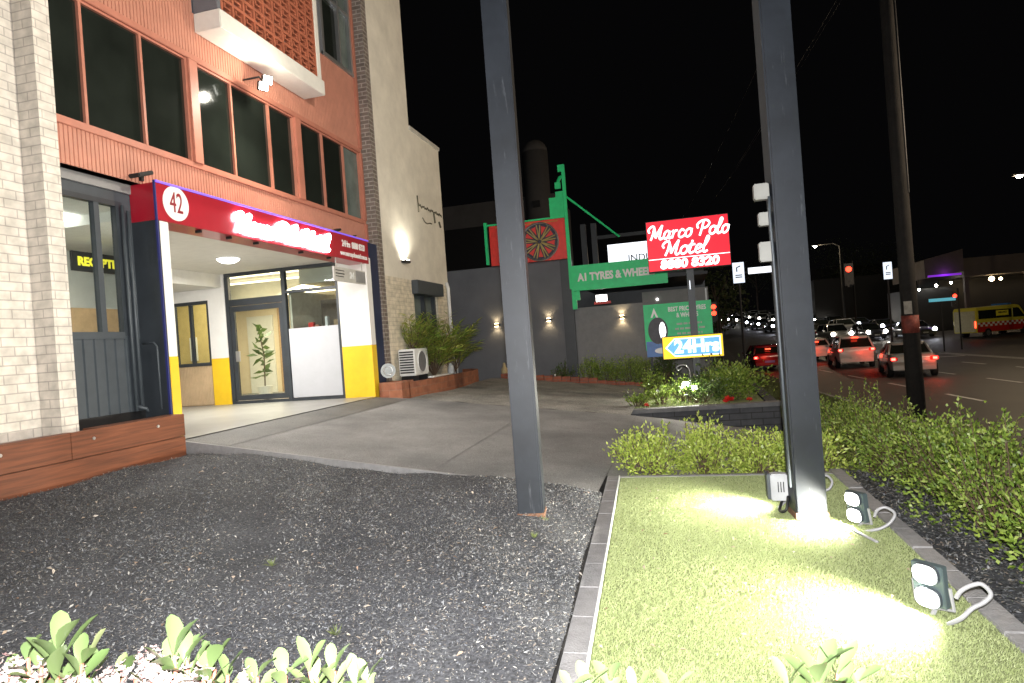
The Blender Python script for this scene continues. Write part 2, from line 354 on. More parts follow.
# ------------------------------------------------------------ terrain
def pw(x, pts):
    if x <= pts[0][0]: return pts[0][1]
    for (a, b), (c, d) in zip(pts, pts[1:]):
        if x <= c: return b + (d - b) * (x - a) / (c - a)
    return pts[-1][1]
def rise(y):
    if y < 42: return 0
    if y < 60: return .045 * (y - 42) ** 2 / 36
    return .405 + .045 * (min(y, 190) - 60)
def xe(y): return 4.9 - .08 * (min(max(y, -60), 260) - 22)
HX = [(-6.0, .45), (-1, .06), (-.6, .0), (1.35, -.34), (2, -.48), (3.3, -.85), (4.4, -1.06), (6, -1.1)]
def h(x, y): return pw(x, HX) + rise(y)
def hd(x): return pw(x, [(-6, .600), (-5.9, .588), (-1, .045), (-.6, -.01), (1.35, -.37), (2, -.5), (3.3, -.87), (4.4, -1.08), (6.6, -1.2)])
def sheet(name, us, vs, fn, m, kind='structure', parent=None):
    V = []; F = []; nv = len(vs)
    for u in us:
        for v in vs: V.append(fn(u, v))
    for i in range(len(us) - 1):
        for j in range(nv - 1): F.append((i * nv + j, (i + 1) * nv + j, (i + 1) * nv + j + 1, i * nv + j + 1))
    me = bpy.data.meshes.new(name); me.from_pydata(V, [], F); me.update(); boxuv(me)
    me.polygons.foreach_set('use_smooth', [True] * len(me.polygons))
    o = link(name, me, m, parent)
    if kind: o['kind'] = kind
    return o
def lin(a, b, n): return [a + (b - a) * i / n for i in range(n + 1)]
xs = [-400, -150, -60, -30, -16, -6.0] + lin(-5.5, 6, 23) + [9, 14, 20, 30, 50, 90, 200, 500]
ys = [-200, -60, -20] + lin(-8, 40, 24) + lin(44, 200, 26) + [300, 600, 1500]
sheet('ground', xs, ys, lambda x, y: (x, y, (h(x, y) if x < 6 else -1.1 + rise(y)) - .16 - (.14 if x > 4.4 else 0)), M['ground'])
YR = [-60, -20, 0] + lin(5, 60, 22) + lin(66, 260, 24)
sheet('road', lin(0, 30, 10), YR, lambda u, y: (xe(y) + u, y, -1.2 + rise(y)), M['asphalt'])
sheet('side_road', lin(0, 90, 9), lin(43, 59, 6), lambda u, y: (xe(y) + 30 + u, y, -1.2 + rise(y)), M['asphalt'])
# road markings
def mark(x0, y0, x1, y1, w, name='road_marking'):
    d = Vector((x1 - x0, y1 - y0, 0)).normalized(); n = Vector((-d.y, d.x, 0)) * w / 2; V = []
    k = max(1, int(math.hypot(x1 - x0, y1 - y0) / 3)); F = []
    for i in range(k + 1):
        p = Vector((x0 + (x1 - x0) * i / k, y0 + (y1 - y0) * i / k, 0)); z = -1.193 + rise(p.y)
        V += [(p.x - n.x, p.y - n.y, z), (p.x + n.x, p.y + n.y, z)]
    for i in range(k): F.append((2 * i, 2 * i + 1, 2 * i + 3, 2 * i + 2))
    return V, F
mk = MB()
for k, off in enumerate((3.35, 6.7, 10.0)):
    for q in range(-2, 10):
        y = 3 + q * 4.6
        if y > 41: continue
        V, F = mark(xe(y) + off, y, xe(y + 2.2) + off, y + 2.2, .13); mk.add(V, F)
V, F = mark(xe(42.4) + .3, 42.4, xe(42.4) + 12.4, 42.4, .35); mk.add(V, F)
for off in (12.6, 12.95):
    for a, b in ((-20, 42), (62, 150)):
        y = a
        while y < b:
            V, F = mark(xe(y) + off, y, xe(y + 6) + off, y + 6, .12); mk.add(V, F); y += 6
for off in (16.2, 19.6):
    y = 62
    while y < 150:
        V, F = mark(xe(y) + off, y, xe(y + 3) + off, y + 3, .13); mk.add(V, F); y += 9
tag(mk.build('road_markings', M['mark'], fix=False), kind='structure')
# kerb along road
def strip(name, f_x0, f_x1, ysl, z0f, z1f, m):
    V = []; F = []
    for y in ysl:
        a, b = f_x0(y), f_x1(y); V += [(a, y, z0f(y)), (a, y, z1f(y)), (b, y, z1f(y)), (b, y, z0f(y))]
    for i in range(len(ysl) - 1):
        for k in range(3): F.append((4 * i + k, 4 * i + k + 1, 4 * i + k + 5, 4 * i + k + 4))
    me = bpy.data.meshes.new(name); me.from_pydata(V, [], F); me.update(); boxuv(me); return tag(link(name, me, m), kind='structure')
for a, b in ((-30, 7.6), (12.4, 44), (60, 220)):
    strip('road_kerb', lambda y: xe(y) - .16, lambda y: xe(y), lin(a, b, 12), lambda y: -1.3 + rise(y), lambda y: -1.065 + rise(y), M['curb'])
strip('far_kerb', lambda y: xe(y) + 30, lambda y: xe(y) + 30.2, lin(-30, 43, 8), lambda y: -1.3 + rise(y), lambda y: -1.05 + rise(y), M['curb'])
strip('traffic_island', lambda y: xe(y) + 12.1, lambda y: xe(y) + 13.4, lin(61, 150, 12), lambda y: -1.3 + rise(y), lambda y: -1.1 + rise(y), M['curb'])
strip('footpath', lambda y: xe(y) + 30.2, lambda y: xe(y) + 36, lin(60, 220, 14), lambda y: -1.3 + rise(y), lambda y: -1.06 + rise(y), M['curb'])
# driveway, portal floor, rough patch
def near_edge(x): return 6.62 - (x + 5.9) * .095 if x < -.8 else 7.95
def far_edge(x): return pw(x, [(-5.9, 11.9), (-5.2, 12.1), (-3.5, 11.9), (-1, 11.75), (1.8, 12.2), (6.6, 12.4)])
DX = lin(-5.945, -.85, 14)
sheet('driveway', DX, lin(0, 1, 8), lambda x, t: (x, near_edge(x) + t * (far_edge(x) - near_edge(x)), hd(x) - .008), M['drive'])
sheet('driveway_crossing', lin(-.85, 6.4, 16), lin(0, 1, 8), lambda x, t: (x, 6.86 + t * (far_edge(x) - 6.86), hd(x) - .012), M['drive'])
jt = MB()
for x0, x1 in ((-2.6, -2.58),):
    jt.add([(x0, near_edge(x0) + .01, hd(x0) - .003), (x1, near_edge(x1) + .01, hd(x1) - .003), (x1 - .12, far_edge(x1), hd(x1 - .12) - .003), (x0 - .12, far_edge(x0), hd(x0 - .12) - .003)], [(0, 1, 2, 3)])
tag(jt.build('driveway_joint', M['cap'], fix=False), kind='structure')
eg = MB()
for a, b in zip(DX, DX[1:]):
    eg.extr([(a, near_edge(a), hd(a) - .14), (b, near_edge(b), hd(b) - .14), (b, near_edge(b), hd(b) + .004), (a, near_edge(a), hd(a) + .004)], (0, -.035, 0))
tag(eg.build('driveway_edge', M['curb']), kind='structure')
sheet('portal_floor', lin(-12, -5.95, 6), lin(6.56, 11.9, 5), lambda x, y: (x, y, .602), M['floor'])
sheet('threshold_strip', lin(-5.944, -5.25, 3), lin(0, 1, 6), lambda x, t: (x, near_edge(x) + .01 + t * (11.88 - near_edge(x)) + .0, hd(x) - .003), asphalt('dark_trowelled_concrete', (.10, .10, .098), 90, 1.1, .7, .3))
sheet('rough_patch', lin(-5.3, -.95, 12), lin(0, 1, 8), lambda x, t: (x, far_edge(x) + .01 + t * (17.8 - far_edge(x)), hd(x) - .01 - .02 * math.sin(t * 3) + .012 * math.sin(x * 7 + t * 11)), M['gravel'])
# bark bed
def bark_z(x, y):
    return pw(x, [(-5.8, .47), (-1.25, .10), (-.85, .045), (-.4, .0)]) + .03 * math.sin(x * 2.3 + y) + .014 * math.sin(y * 3.1 - x * 1.7) + .008 * math.sin(9 * x + 5 * y)
def bark_zv(x, y):
    return np.interp(x, [-5.8, -1.25, -.85, -.4], [.47, .10, .045, .0]) + .03 * np.sin(x * 2.3 + y) + .014 * np.sin(y * 3.1 - x * 1.7) + .008 * np.sin(9 * x + 5 * y)
def bark_pt(u, t):
    y = -3 + t * 9.5; x = -6.3 + u * (-.82 + (6.8 - y) * .0508 + 6.3); y = -3 + t * (near_edge(min(-.82, max(x, -5.9))) - .072 + 3)
    return (x, y, bark_z(x, y) + .006 * rnd.random())
sheet('bark_bed', lin(0, 1, 80), lin(0, 1, 90), lambda u, t: bark_pt(u, t), M['barkbase'])
n = 300000
x = -5.75 + 5.22 * NR.uniform(0, 1, n) ; t = NR.uniform(0, 1, n) ** .8; y = 1.2 + (6.62 - (x + 5.9) * .095 - .09 - 1.2) * t
dn = np.sin(x * 1.9 + 2 * np.sin(y * 1.3)) + np.sin(y * 2.7 + 1.5 * np.sin(x * 2.1)) + .7 * np.sin(x * 6.1 + y * 4.3); k_ = (x < -.83 + (6.8 - y) * .0508) & (NR.uniform(-2.2, 1.4, n) < dn * .75 + .35); x, y = x[k_], y[k_]; n = len(x)
P = np.stack([x, y, bark_zv(x, y) + NR.uniform(.002, .022, n) ** 1.0], 1)
D = NR.normal(size=(n, 3)); D[:, 2] *= .45; D = unit(D)
S = unit(np.cross(D, np.array([0, 0, 1.0]) + NR.normal(size=(n, 3)) * .6))
# chips pile against the paver edging
tag(leaf_mesh('bark_mulch', P, D, S, .006 + .030 * NR.uniform(0, 1, n) ** 3.0, .002 + .009 * NR.uniform(0, 1, n) ** 2.2, M['chips'], fold=.1), 'dark shredded bark mulch with pale flecks covering the open bed', kind='stuff')
n = 160
x = NR.uniform(-5.6, -.9, n); y = NR.uniform(1.6, 6, n)
P = np.stack([x, y, bark_zv(x, y) + .03], 1); D = NR.normal(size=(n, 3)); D[:, 2] *= .2; D = unit(D); S = unit(np.cross(D, [0, 0, 1.0] + NR.normal(size=(n, 3)) * .3))
tag(leaf_mesh('dry_leaf_litter', P, D, S, NR.uniform(.02, .05, n), NR.uniform(.012, .025, n), M['dry'], fold=.3), 'scattered dry leaves and pale bits on the bark mulch', kind='stuff')

# turf bed (slightly narrower at the near end)
def tl(y): return -.70 + (6.8 - y) * .0508
tb = MB(); tb.prism([(tl(.5) + .0, .5), (1.33, .5), (1.33, 6.8), (tl(6.8), 6.8)], -.5, 0.0)
tag(tb.build('turf_base', M['turfbase']), kind='structure')
n = 330000
y = .8 + 6.0 * NR.uniform(0, 1, n) ** .9; l_ = -.70 + (6.8 - y) * .0508; x = l_ + .008 + (1.33 - l_ - .01) * NR.uniform(0, 1, n)
P = np.stack([x, y, np.zeros(n) - .001], 1); D = NR.normal(size=(n, 3)) * .5; D[:, 2] = 1; D[:, 0] += .25; D = unit(D)
S = unit(np.cross(D, NR.normal(size=(n, 3))))
tag(leaf_mesh('artificial_turf', P, D, S, NR.uniform(.008, .021, n), NR.uniform(.0022, .0045, n), M['turf'], kind='tri', fold=.2), 'short bright artificial turf filling the edged bed', 'turf', kind='stuff')
n = 60
x = NR.uniform(-.5, 1.2, n); y = NR.uniform(2.6, 6.6, n)
P = np.stack([x, y, np.full(n, .028)], 1); D = NR.normal(size=(n, 3)); D[:, 2] *= .1; D = unit(D); S = unit(np.cross(D, [0, 0, 1.0] + NR.normal(size=(n, 3)) * .2))
tag(leaf_mesh('fallen_leaf_litter', P, D, S, NR.uniform(.02, .055, n), NR.uniform(.01, .02, n), M['dry'], fold=.3), 'few fallen dry leaves lying on the turf', kind='stuff')
# paver edging left: individual pavers inside one kerb
kb = MB(); y = .6
while y < 6.75:
    l = .40 if y + .4 < 6.82 else 6.82 - y
    x0 = tl(y + l / 2); a = tl(y); b = tl(y + l)
    kb.prism([(a - .13, y + .002), (a - .012, y + .002), (b - .012, y + l - .002), (b - .13, y + l - .002)], -.3, .022 + rnd.uniform(-.004, .004)); y += l
tag(kb.build('turf_edging', M['curb'], bevel=.004), kind='structure')
el = MB(); el.prism([(tl(.6) - .010, .6), (tl(.6) - .001, .6), (tl(6.8) - .001, 6.8), (tl(6.8) - .010, 6.8)], -.3, .032)
tag(el.build('turf_edge_strip', M['whitepl']), kind='structure')
kb = MB(); y = .6
while y < 6.9:
    kb.box(1.335, 1.45, y + .004, y + .396, -.3, .014 + rnd.uniform(-.004, .004)); y += .4
kb.box(-.83, 1.33, 6.805, 6.88, -.4, .01)
tag(kb.build('turf_kerb', M['curb'], bevel=.004), kind='structure')
def pb_z(x, y): return pw(x, [(1.4, -.035), (3.2, -.35)]) - pw(y, [(0, 0), (6, .02), (12, .28)])
sheet('planting_bed', lin(1.45, 3.2, 10), lin(-1, 7.9, 24), lambda x, y: (x, y, pb_z(x, y) + .01 * math.sin(x * 17 + y * 13)), M['barkbase'])
n = 9000
x = NR.uniform(1.46, 2.1, n); y = NR.uniform(1.5, 7.8, n)
P = np.stack([x, y, -.035 - (x - 1.4) * .175 - np.interp(y, [0, 6, 12], [0, .02, .28]) + .012], 1); D = NR.normal(size=(n, 3)); D[:, 2] *= .3; D = unit(D); S = unit(np.cross(D, [0, 0, 1.0] + NR.normal(size=(n, 3)) * .3))
tag(leaf_mesh('hedge_mulch', P, D, S, NR.uniform(.015, .045, n), NR.uniform(.006, .016, n), M['chips']), 'dark bark mulch along the foot of the long hedge', kind='stuff')
# verge
sheet('verge', lin(0, 1, 8), lin(12.3, 44, 20), lambda u, y: (1.9 + u * (xe(y) - .16 - 1.9), y, pw(1.9 + u * (xe(y) - 2.06), HX) + .005 if y < 60 else 0), M['verge'])
sheet('near_verge', lin(0, 1, 6), lin(-6, 7.7, 10), lambda u, y: (3.2 + u * (xe(y) - .16 - 3.2), y, pw(3.2 + u * (xe(y) - 3.36), [(3.2, -.4), (4, -.75), (6.8, -1.07)])), M['verge'])
n = 26000
y = NR.uniform(12.4, 27, n); x = 1.95 + (4.9 - .08 * (y - 22) - .2 - 1.95) * NR.uniform(0, 1, n)
hz = np.interp(x, [a for a, b in HX], [b for a, b in HX])
P = np.stack([x, y, hz], 1); D = NR.normal(size=(n, 3)) * .5; D[:, 2] = 1; D = unit(D)
tag(leaf_mesh('verge_grass', P, D, side_of(D), NR.uniform(.04, .13, n), NR.uniform(.01, .02, n), M['grass'], kind='tri'), 'rough grass on the road verge beyond the hedge', 'grass', kind='stuff')

# ------------------------------------------------------------ motel building
W_ = -6.2; O_ = -5.95
def ribbed(name, x, y0, y1, z0, z1, m, parent, pitch=.054, dep=.012, gap=.22, ends=True):
    n = int((y1 - y0) / pitch); V = []; F = []
    ysl = []
    for i in range(n):
        a = y0 + i * pitch; ysl += [(a, x - dep), (a + pitch * gap, x - dep), (a + pitch * (gap + .06), x), (a + pitch * .98, x)]
    ysl.append((y1, x))
    for yy, xx in ysl: V += [(xx, yy, z0), (xx, yy, z1)]
    for i in range(len(ysl) - 1): F.append((2 * i, 2 * i + 2, 2 * i + 3, 2 * i + 1))
    me = bpy.data.meshes.new(name); me.from_pydata(V, [], F); me.update(); boxuv(me); return link(name, me, m, parent)
mot = thing('motel_building', 'motel building with salmon ribbed cladding, dark ribbon windows and a white brick pier', 'building', (W_, 5, .45))
b = MB().box(W_ - .25, W_, -6, 5.24, .3, 9.5); b.build('brick_wall', M['white_brick'], mot)
b = MB().box(W_ + .002, O_, 5.09, 5.28, .3, 9.5); b.build('brick_pier', M['white_brick'], mot)
ribbed('spandrel_cladding', W_ + .01, 5.34, 12.48, 3.74, 4.17, M['orange'], mot)
ribbed('upper_cladding', W_ + .01, 5.34, 12.48, 5.74, 6.36, M['orange'], mot)
ribbed('upper_cladding', W_ + .01, 5.34, 7.68, 6.36, 7.22, M['orange'], mot)
ribbed('upper_cladding', W_ + .01, 10.42, 12.48, 6.36, 7.22, M['orange'], mot)
ribbed('upper_side_cladding', W_ + .01, 5.34, 7.66, 7.22, 9.5, M['orange'], mot)
MB().box(W_ - .2, W_ - .02, 5.34, 12.48, 3.45, 9.5).build('backing_wall', M['greysteel'], mot) if False else None
MB().box(W_ - .04, W_ + .03, 5.34, 12.48, 4.165, 4.235).build('window_sill', M['orange_d'], mot, bevel=.006)
MB().box(W_ - .04, W_ + .035, 5.34, 12.48, 5.66, 5.745).build('window_head', M['orange_d'], mot, bevel=.006)
for a, bq, mul, gm in ((5.34, 7.5, (5.88, 6.72), 'darkglass'), (7.67, 10.03, (8.4, 9.32), 'darkglass'), (10.2, 12.42, (10.96, 11.74), 'darkglass')):
    fr = MB()
    for mm in mul: fr.box(W_ - .05, W_ + .004, mm - .018, mm + .018, 4.235, 5.66)
    fr.box(W_ - .05, W_ + .006, a, a + .03, 4.235, 5.66); fr.box(W_ - .05, W_ + .006, bq - .03, bq, 4.235, 5.66)
    fr.box(W_ - .045, W_ + .002, a, bq, 4.236, 4.262).box(W_ - .045, W_ + .002, a, bq, 5.63, 5.658)
    f = fr.build('window', M['orange_d'], mot)
    edges = [a + .03] + list(mul) + [bq - .03]
    for i in range(3):
        last = a > 10 and i == 2
        MB().box(W_ - .06, W_ - .035, edges[i] + .012, edges[i + 1] - .012, 4.235, 5.66).build('pane', M['greyglass' if last else gm], f)
for a, bq in ((7.5, 7.67), (10.03, 10.2), (12.42, 12.5)):
    MB().box(W_ - .1, W_ + .045, a, bq, 4.236, 5.659).build('pillar', M['orange_d'], mot, bevel=.008)
MB().box(W_ - .1, W_ + .05, 12.4, 12.5, 5.745, 9.5).build('corner_trim', M['orange_d'], mot)
MB().box(W_ - .1, W_ + .05, 12.42, 12.5, 3.3, 4.17).build('corner_trim', M['orange_d'], mot)
# upper floor wall behind the balcony and the upper window
MB().box(W_ - .2, W_ - .01, 10.45, 11.2, 7.22, 9.5).build('balcony_wall', M['tyre_wall'], mot)
MB().box(W_ - .2, W_ - .006, 7.7, 10.40, 6.37, 9.5).build('balcony_wall', M['tyre_wall'], mot)
uf = MB()
for a, bq in ((11.2, 11.28), (11.86, 11.92), (12.32, 12.4)): uf.box(W_ - .05, W_ + .03, a, bq, 7.24, 9.5)
uf.box(W_ - .05, W_ + .04, 11.2, 12.4, 7.22, 7.30); uf.box(W_ - .05, W_ + .025, 11.2, 12.4, 8.45, 8.51)
f = uf.build('upper_window', M['alu'], mot, bevel=.004)
MB().box(W_ - .07, W_ - .04, 11.28, 11.86, 7.3, 9.5).build('pane', M['darkglass'], f)
MB().box(W_ - .07, W_ - .04, 11.92, 12.32, 7.3, 9.5).build('pane', M['greyglass'], f)
# balcony
bal = MB().box(W_ + .012, -5.76, 7.7, 10.42, 6.09, 6.35).build('balcony_slab', M['offwhite'], mot, bevel=.01)
scn = MB(); y0, y1, z0, z1 = 7.8, 10.24, 6.352, 8.3; pw_, ph_ = .244, .195
nz = int((z1 - z0) / ph_); ny = int((y1 - y0) / pw_)
for k in range(nz + 1): scn.box(-5.86, -5.79, y0, y1, z0 + k * ph_ - .02, z0 + k * ph_ + .02)
for k in range(ny + 1): scn.box(-5.858, -5.792, y0 + k * pw_ - .02, y0 + k * pw_ + .02, z0 + .021, z1)
for i in range(ny):
    for k in range(nz):
        cy = y0 + (i + .5) * pw_; cz = z0 + (k + .5) * ph_
        scn.box(-5.855, -5.795, cy - .065, cy + .065, cz - .012, cz + .012)
        scn.box(-5.853, -5.797, cy - .065, cy - .037, cz + .016, cz + .060); scn.box(-5.853, -5.797, cy + .037, cy + .065, cz - .060, cz - .016)
scn.build('breeze_block_screen', M['terracotta'], mot)
MB().box(-5.87, -5.775, 10.25, 10.36, 6.352, 9.5).build('balcony_post', M['offwhite'], mot, bevel=.006)
MB().box(-6.18, -5.80, 7.70, 7.79, 6.352, 9.5).build('balcony_side_wall', M['tyre_wall'], mot)
# reception window bay in charcoal steel
B_ = -6.35
fr = MB().box(B_ - .06, B_ + .01, 5.30, 6.53, 3.5, 3.735)
fr.box(B_ - .06, B_ + .011, 5.30, 5.60, .6, 3.5).box(B_ - .06, B_ + .012, 6.01, 6.08, 1.95, 3.5).box(B_ - .06, B_ + .012, 6.31, 6.53, 1.87, 3.5).box(B_ - .06, B_ + .02, 5.60, 6.31, 1.87, 1.95)
f = fr.build('reception_window', M['greysteel'], mot)
MB().box(B_ - .06, B_ + .018, 6.305, 6.40, 1.90, 3.50).box(B_ - .06, B_ + .018, 5.6, 6.305, 3.44, 3.50).build('window_frame', M['steel'], f)
MB().box(B_ - .04, B_ - .03, 5.60, 6.01, 1.95, 3.5).build('pane', M['glass'], f)
MB().box(B_ - .04, B_ - .03, 6.08, 6.31, 1.95, 3.5).build('pane', M['glass'], f)
ribbed('charcoal_cladding', B_ + .005, 5.60, 6.53, 1.0, 1.87, M['greysteel'], mot, .14, .02, .12)
MB().box(B_ - .06, B_ + .018, 5.30, 6.53, .6, 1.0).build('cladding_base', M['black'], mot)
# portal columns
MB().box(B_ - .1, O_ - .012, 6.53, 6.56, .5, 3.72).build('column_side_panel', M['steel'], mot)
MB().box(W_ - .15, O_ - .015, 6.56, 6.71, 1.62, 3.27).build('near_column', M['white'], mot, bevel=.006)
MB().box(W_ - .152, O_ - .013, 6.565, 6.713, .55, 1.62).build('near_column_base', M['yellow'], mot, bevel=.006)
MB().box(-6.62, O_ - .01, 11.9, 12.1, 1.64, 3.4).build('far_column', M['white'], mot, bevel=.004)
MB().box(-6.622, O_ - .008, 11.898, 12.102, .55, 1.64).build('far_column_base', M['yellow'], mot, bevel=.004)
MB().box(-6.2, O_ - .03, 12.11, 12.48, .5, 3.72).build('navy_reveal', mat('navy_panel', (.012, .02, .06), .5), mot)
# portal ceiling, walls
MB().box(-12, O_ - .252, 6.7, 11.9, 3.38, 3.6).build('portal_ceiling', M['offwhite'], mot)
MB().box(-12, -9.36, 6.9, 11.89, 3.1, 3.379).build('portal_bulkhead', M['offwhite'], mot, bevel=.005)
MB().box(-9.73, -9.31, 11.9, 12.05, 1.6, 3.38).build('end_wall', M['white'], mot)
MB().box(-9.732, -9.308, 11.898, 12.052, .55, 1.6).build('end_wall_base', M['yellow'], mot)
MB().box(-12, -10.66, 11.9, 12.05, .55, 3.38).build('end_wall', M['white'], mot)
MB().box(-10.66, -9.73, 11.9, 12.05, 2.86, 3.38).build('end_wall', M['white'], mot)
pp = [(-6.2, 6.56), (-6.2, 6.72), (-8.6, 9.1), (-12, 9.1), (-12, 8.95), (-8.55, 8.95)]
MB().prism(pp, .55, 3.38).build('reception_partition', M['white'], mot)
MB().box(-12.1, -12, 6.5, 12, .5, 3.4).build('portal_back_wall', M['white'], mot)
sl = MB()
for i in range(23): sl.box(-10.64 + i * .04, -10.64 + i * .04 + .028, 11.93, 11.95, .62, 1.46)
sl.box(-10.65, -9.74, 11.955, 11.99, .6, 1.46); sl.build('slatted_panel', M['slat'], mot)
fr = MB().box(-10.66, -9.73, 11.91, 11.99, 1.46, 1.53).box(-10.66, -9.73, 11.91, 11.99, 2.79, 2.86)
for x in (-10.66, -10.24, -9.79): fr.box(x, x + .06, 11.91, 11.99, 1.53, 2.79)
f = fr.build('office_window', M['steel'], mot, bevel=.004)
MB().box(-10.62, -9.78, 11.96, 11.97, 1.53, 2.79).build('pane', M['glass'], f)
# entry glazing
fr = MB().box(-9.3, -6.62, 11.91, 12.0, 3.31, 3.4).box(-9.3, -6.62, 11.91, 12.0, .59, .66)
for x, w in ((-9.3, .09), (-7.93, .09), (-6.68, .06)): fr.box(x, x + w, 11.905, 12.0, .66, 3.31)
fr.box(-9.21, -7.93, 11.91, 12.0, 2.68, 2.82); fr.box(-7.84, -6.68, 11.91, 12.0, 2.84, 2.9)
gf = fr.build('entry_frame', M['steel'], mot, bevel=.004)
MB().box(-9.2, -7.94, 11.95, 11.96, 2.82, 3.31).build('pane', M['glass'], gf)
MB().box(-7.84, -6.68, 11.95, 11.96, 2.9, 3.31).build('pane', M['glass'], gf)
MB().box(-7.84, -6.68, 11.95, 11.96, 2.1, 2.84).build('pane', M['glass'], gf)
MB().box(-7.83, -6.69, 11.93, 11.965, .67, 2.1).build('frosted_panel', mat('frosted_white_panel', (.44, .45, .48), .35, var=.03), gf)
dr = MB().box(-9.2, -7.94, 11.92, 11.98, .67, .78).box(-9.2, -7.94, 11.92, 11.98, 2.56, 2.67).box(-9.2, -9.11, 11.92, 11.98, .78, 2.56).box(-8.03, -7.94, 11.92, 11.98, .78, 2.56)
f = dr.build('entry_door', M['steel'], mot, bevel=.004)
MB().box(-9.11, -8.03, 11.945, 11.955, .78, 2.56).build('pane', M['glass'], f)
MB().box(-9.12, -9.02, 11.89, 11.92, 1.5, 1.72).build('door_handle', M['alu'], f, bevel=.004)
# lobby interior
MB().box(-12.4, -6.2, 15.6, 15.7, .6, 3.5).build('lobby_back_wall', mat('cream_wall', (.72, .60, .42), .7, var=.05), mot)
MB().prism([(-9.5, 12.06), (-9.42, 12.06), (-12.3, 15.6), (-12.4, 15.6)], .6, 3.5).build('lobby_side_wall', M['offwhite'], mot)
MB().box(-7.86, -7.8, 12.05, 14.2, .6, 2.9).build('lobby_partition', mat('cream_partition', (.70, .62, .48), .6), mot)
MB().box(-7.79, -6.2, 13.2, 13.3, .6, 2.75).build('lobby_screen_wall', mat('umber_wall', (.20, .15, .11), .6, var=.2), mot)
MB().box(-13.4, -6.0, 12.05, 15.7, 3.5, 3.6).build('lobby_ceiling', M['offwhite'], mot)
MB().box(-13.4, -6.0, 12.05, 15.7, .5, .595).build('lobby_floor', M['floor'], mot)
MB().box(-13.4, -11.2, 14.2, 14.3, .6, 3.5).build('office_wall', mat('ochre_wall', (.62, .47, .20), .7, var=.1), mot)
MB().box(-10.0, -6.3, 12.9, 12.97, 3.42, 3.46).box(-11, -6.3, 14.0, 14.07, 3.42, 3.46).build('cove_light', M['E_cove'], mot)
MB().box(-12.2, -12.0, 14.15, 14.19, 1.6, 2.2).build('notice', M['white'], mot)
MB().box(-11.5, -10.7, 15.55, 15.599, .6, 2.7).build('inner_door', M['offwhite'], mot)
MB().box(-10.5, -10.44, 15.5, 15.599, .6, 3.5).build('door_post', M['wood'], mot)
# reception interior
MB().box(-9.0, -8.9, 5.0, 8.95, .6, 3.4).build('reception_back_wall', M['offwhite'], mot)
MB().box(-9.0, -6.26, 4.9, 5.0, .6, 3.4).build('reception_side_wall', M['offwhite'], mot)
MB().box(-9.0, -6.42, 4.9, 8.95, 3.51, 3.6).build('reception_ceiling', M['offwhite'], mot)
MB().prism([(-9, 4.9), (-6.36, 4.9), (-6.36, 6.5), (-8.6, 8.95), (-9, 8.95)], .5, .597).build('reception_floor', M['floor'], mot)
MB().box(-8.89, -8.4, 7.15, 8.3, .6, 2.45).build('reception_counter', M['wood'], mot, bevel=.01)
MB().box(-8.89, -8.5, 5.6, 7.0, .6, 1.75).build('reception_desk', M['wood'], mot, bevel=.01)
MB().box(-7.6, -7.3, 5.9, 7.6, 3.46, 3.499).build('ceiling_light', M['E_ceil'], mot)
RY0, RY1 = 7.36, 8.42
rs = thing('reception_sign', 'yellow on black reception sign hanging inside the charcoal framed window', 'sign', (-8.2, 7.2, 3.0))
MB().box(-8.24, -8.2, RY0, RY1, 2.96, 3.24).build('sign_board', M['black'], rs)
text('lettering', 'RECEPTION', .17, M_face_x(-8.196, (RY0 + RY1) / 2, 3.095), emis('yellow_lettering', (.9, .8, .05), .5), rs, bold=.008)
# roofs over the motel, so it is solid from elsewhere
MB().box(-14, W_ - .25, -6, 12.5, 9.4, 9.6).build('roof', M['grey_wall'], mot)
MB().box(-14, -12.1, -6, 12.5, .3, 9.4).build('rear_wall', M['offwhite'], mot)
MB().box(-12, W_ - .11, 5.0, 12.48, 3.62, 3.73).build('floor_slab', M['grey_wall'], mot)
MB().box(-6.5, W_ - .21, 5.16, 12.48, 5.75, 7.2).build('inner_wall', M['black'], mot)

# cream rendered block beyond the entrance
wb = thing('rendered_block', 'tall cream rendered building with lower stepped wing beyond the motel entrance', 'building', (O_, 14, .5))
MB().box(W_ - .3, O_ - .002, 12.5, 12.72, .3, 13).build('brick_end_pier', M['shaded_brick'], wb)  # shade on this end face is put into a darker brick colour
MB().box(-8, O_, 12.722, 14.65, 3.1, 13).build('tower_wall', M['render'], wb)
bw = MB().box(-6.2, O_ + .004, 12.722, 14.2, .3, 3.1).box(-6.2, O_ + .004, 15.72, 16.6, .3, 3.1).box(-6.2, O_ + .004, 14.2, 15.72, .3, 1.55)
bw.build('brick_wall', M['cream_brick'], wb)
MB().box(-12, O_ - .003, 14.652, 16.62, 3.1, 6.78).build('wing_wall', M['render'], wb)
MB().box(-12, O_ + .03, 14.652, 16.66, 6.78, 6.88).build('parapet_cap', M['concrete'], wb, bevel=.01)
MB().box(-6.15, O_ + .16, 14.12, 15.82, 2.78, 3.1).build('window_hood', M['greysteel'], wb, bevel=.01)
fr = MB()
for y in (14.2, 14.95, 15.65): fr.box(-6.12, -6.0, y, y + .07, 1.55, 2.78)
fr.box(-6.12, -5.98, 14.2, 15.72, 1.55, 1.62); f = fr.build('window', M['steel'], wb)
MB().box(-6.14, -6.1, 14.27, 15.65, 1.62, 2.78).build('pane', M['greyglass'], f)
MB().tube([(O_ + .06, 16.45, .5), (O_ + .06, 16.45, 3.05), (O_ + .02, 16.45, 3.2)], .045, 10).build('downpipe', M['whitepl'], wb, smooth=True)
MB().tube([(O_ + .05, 16.1, .5), (O_ + .05, 16.1, 1.9)], .02, 8).build('conduit', M['whitepl'], wb, smooth=True)
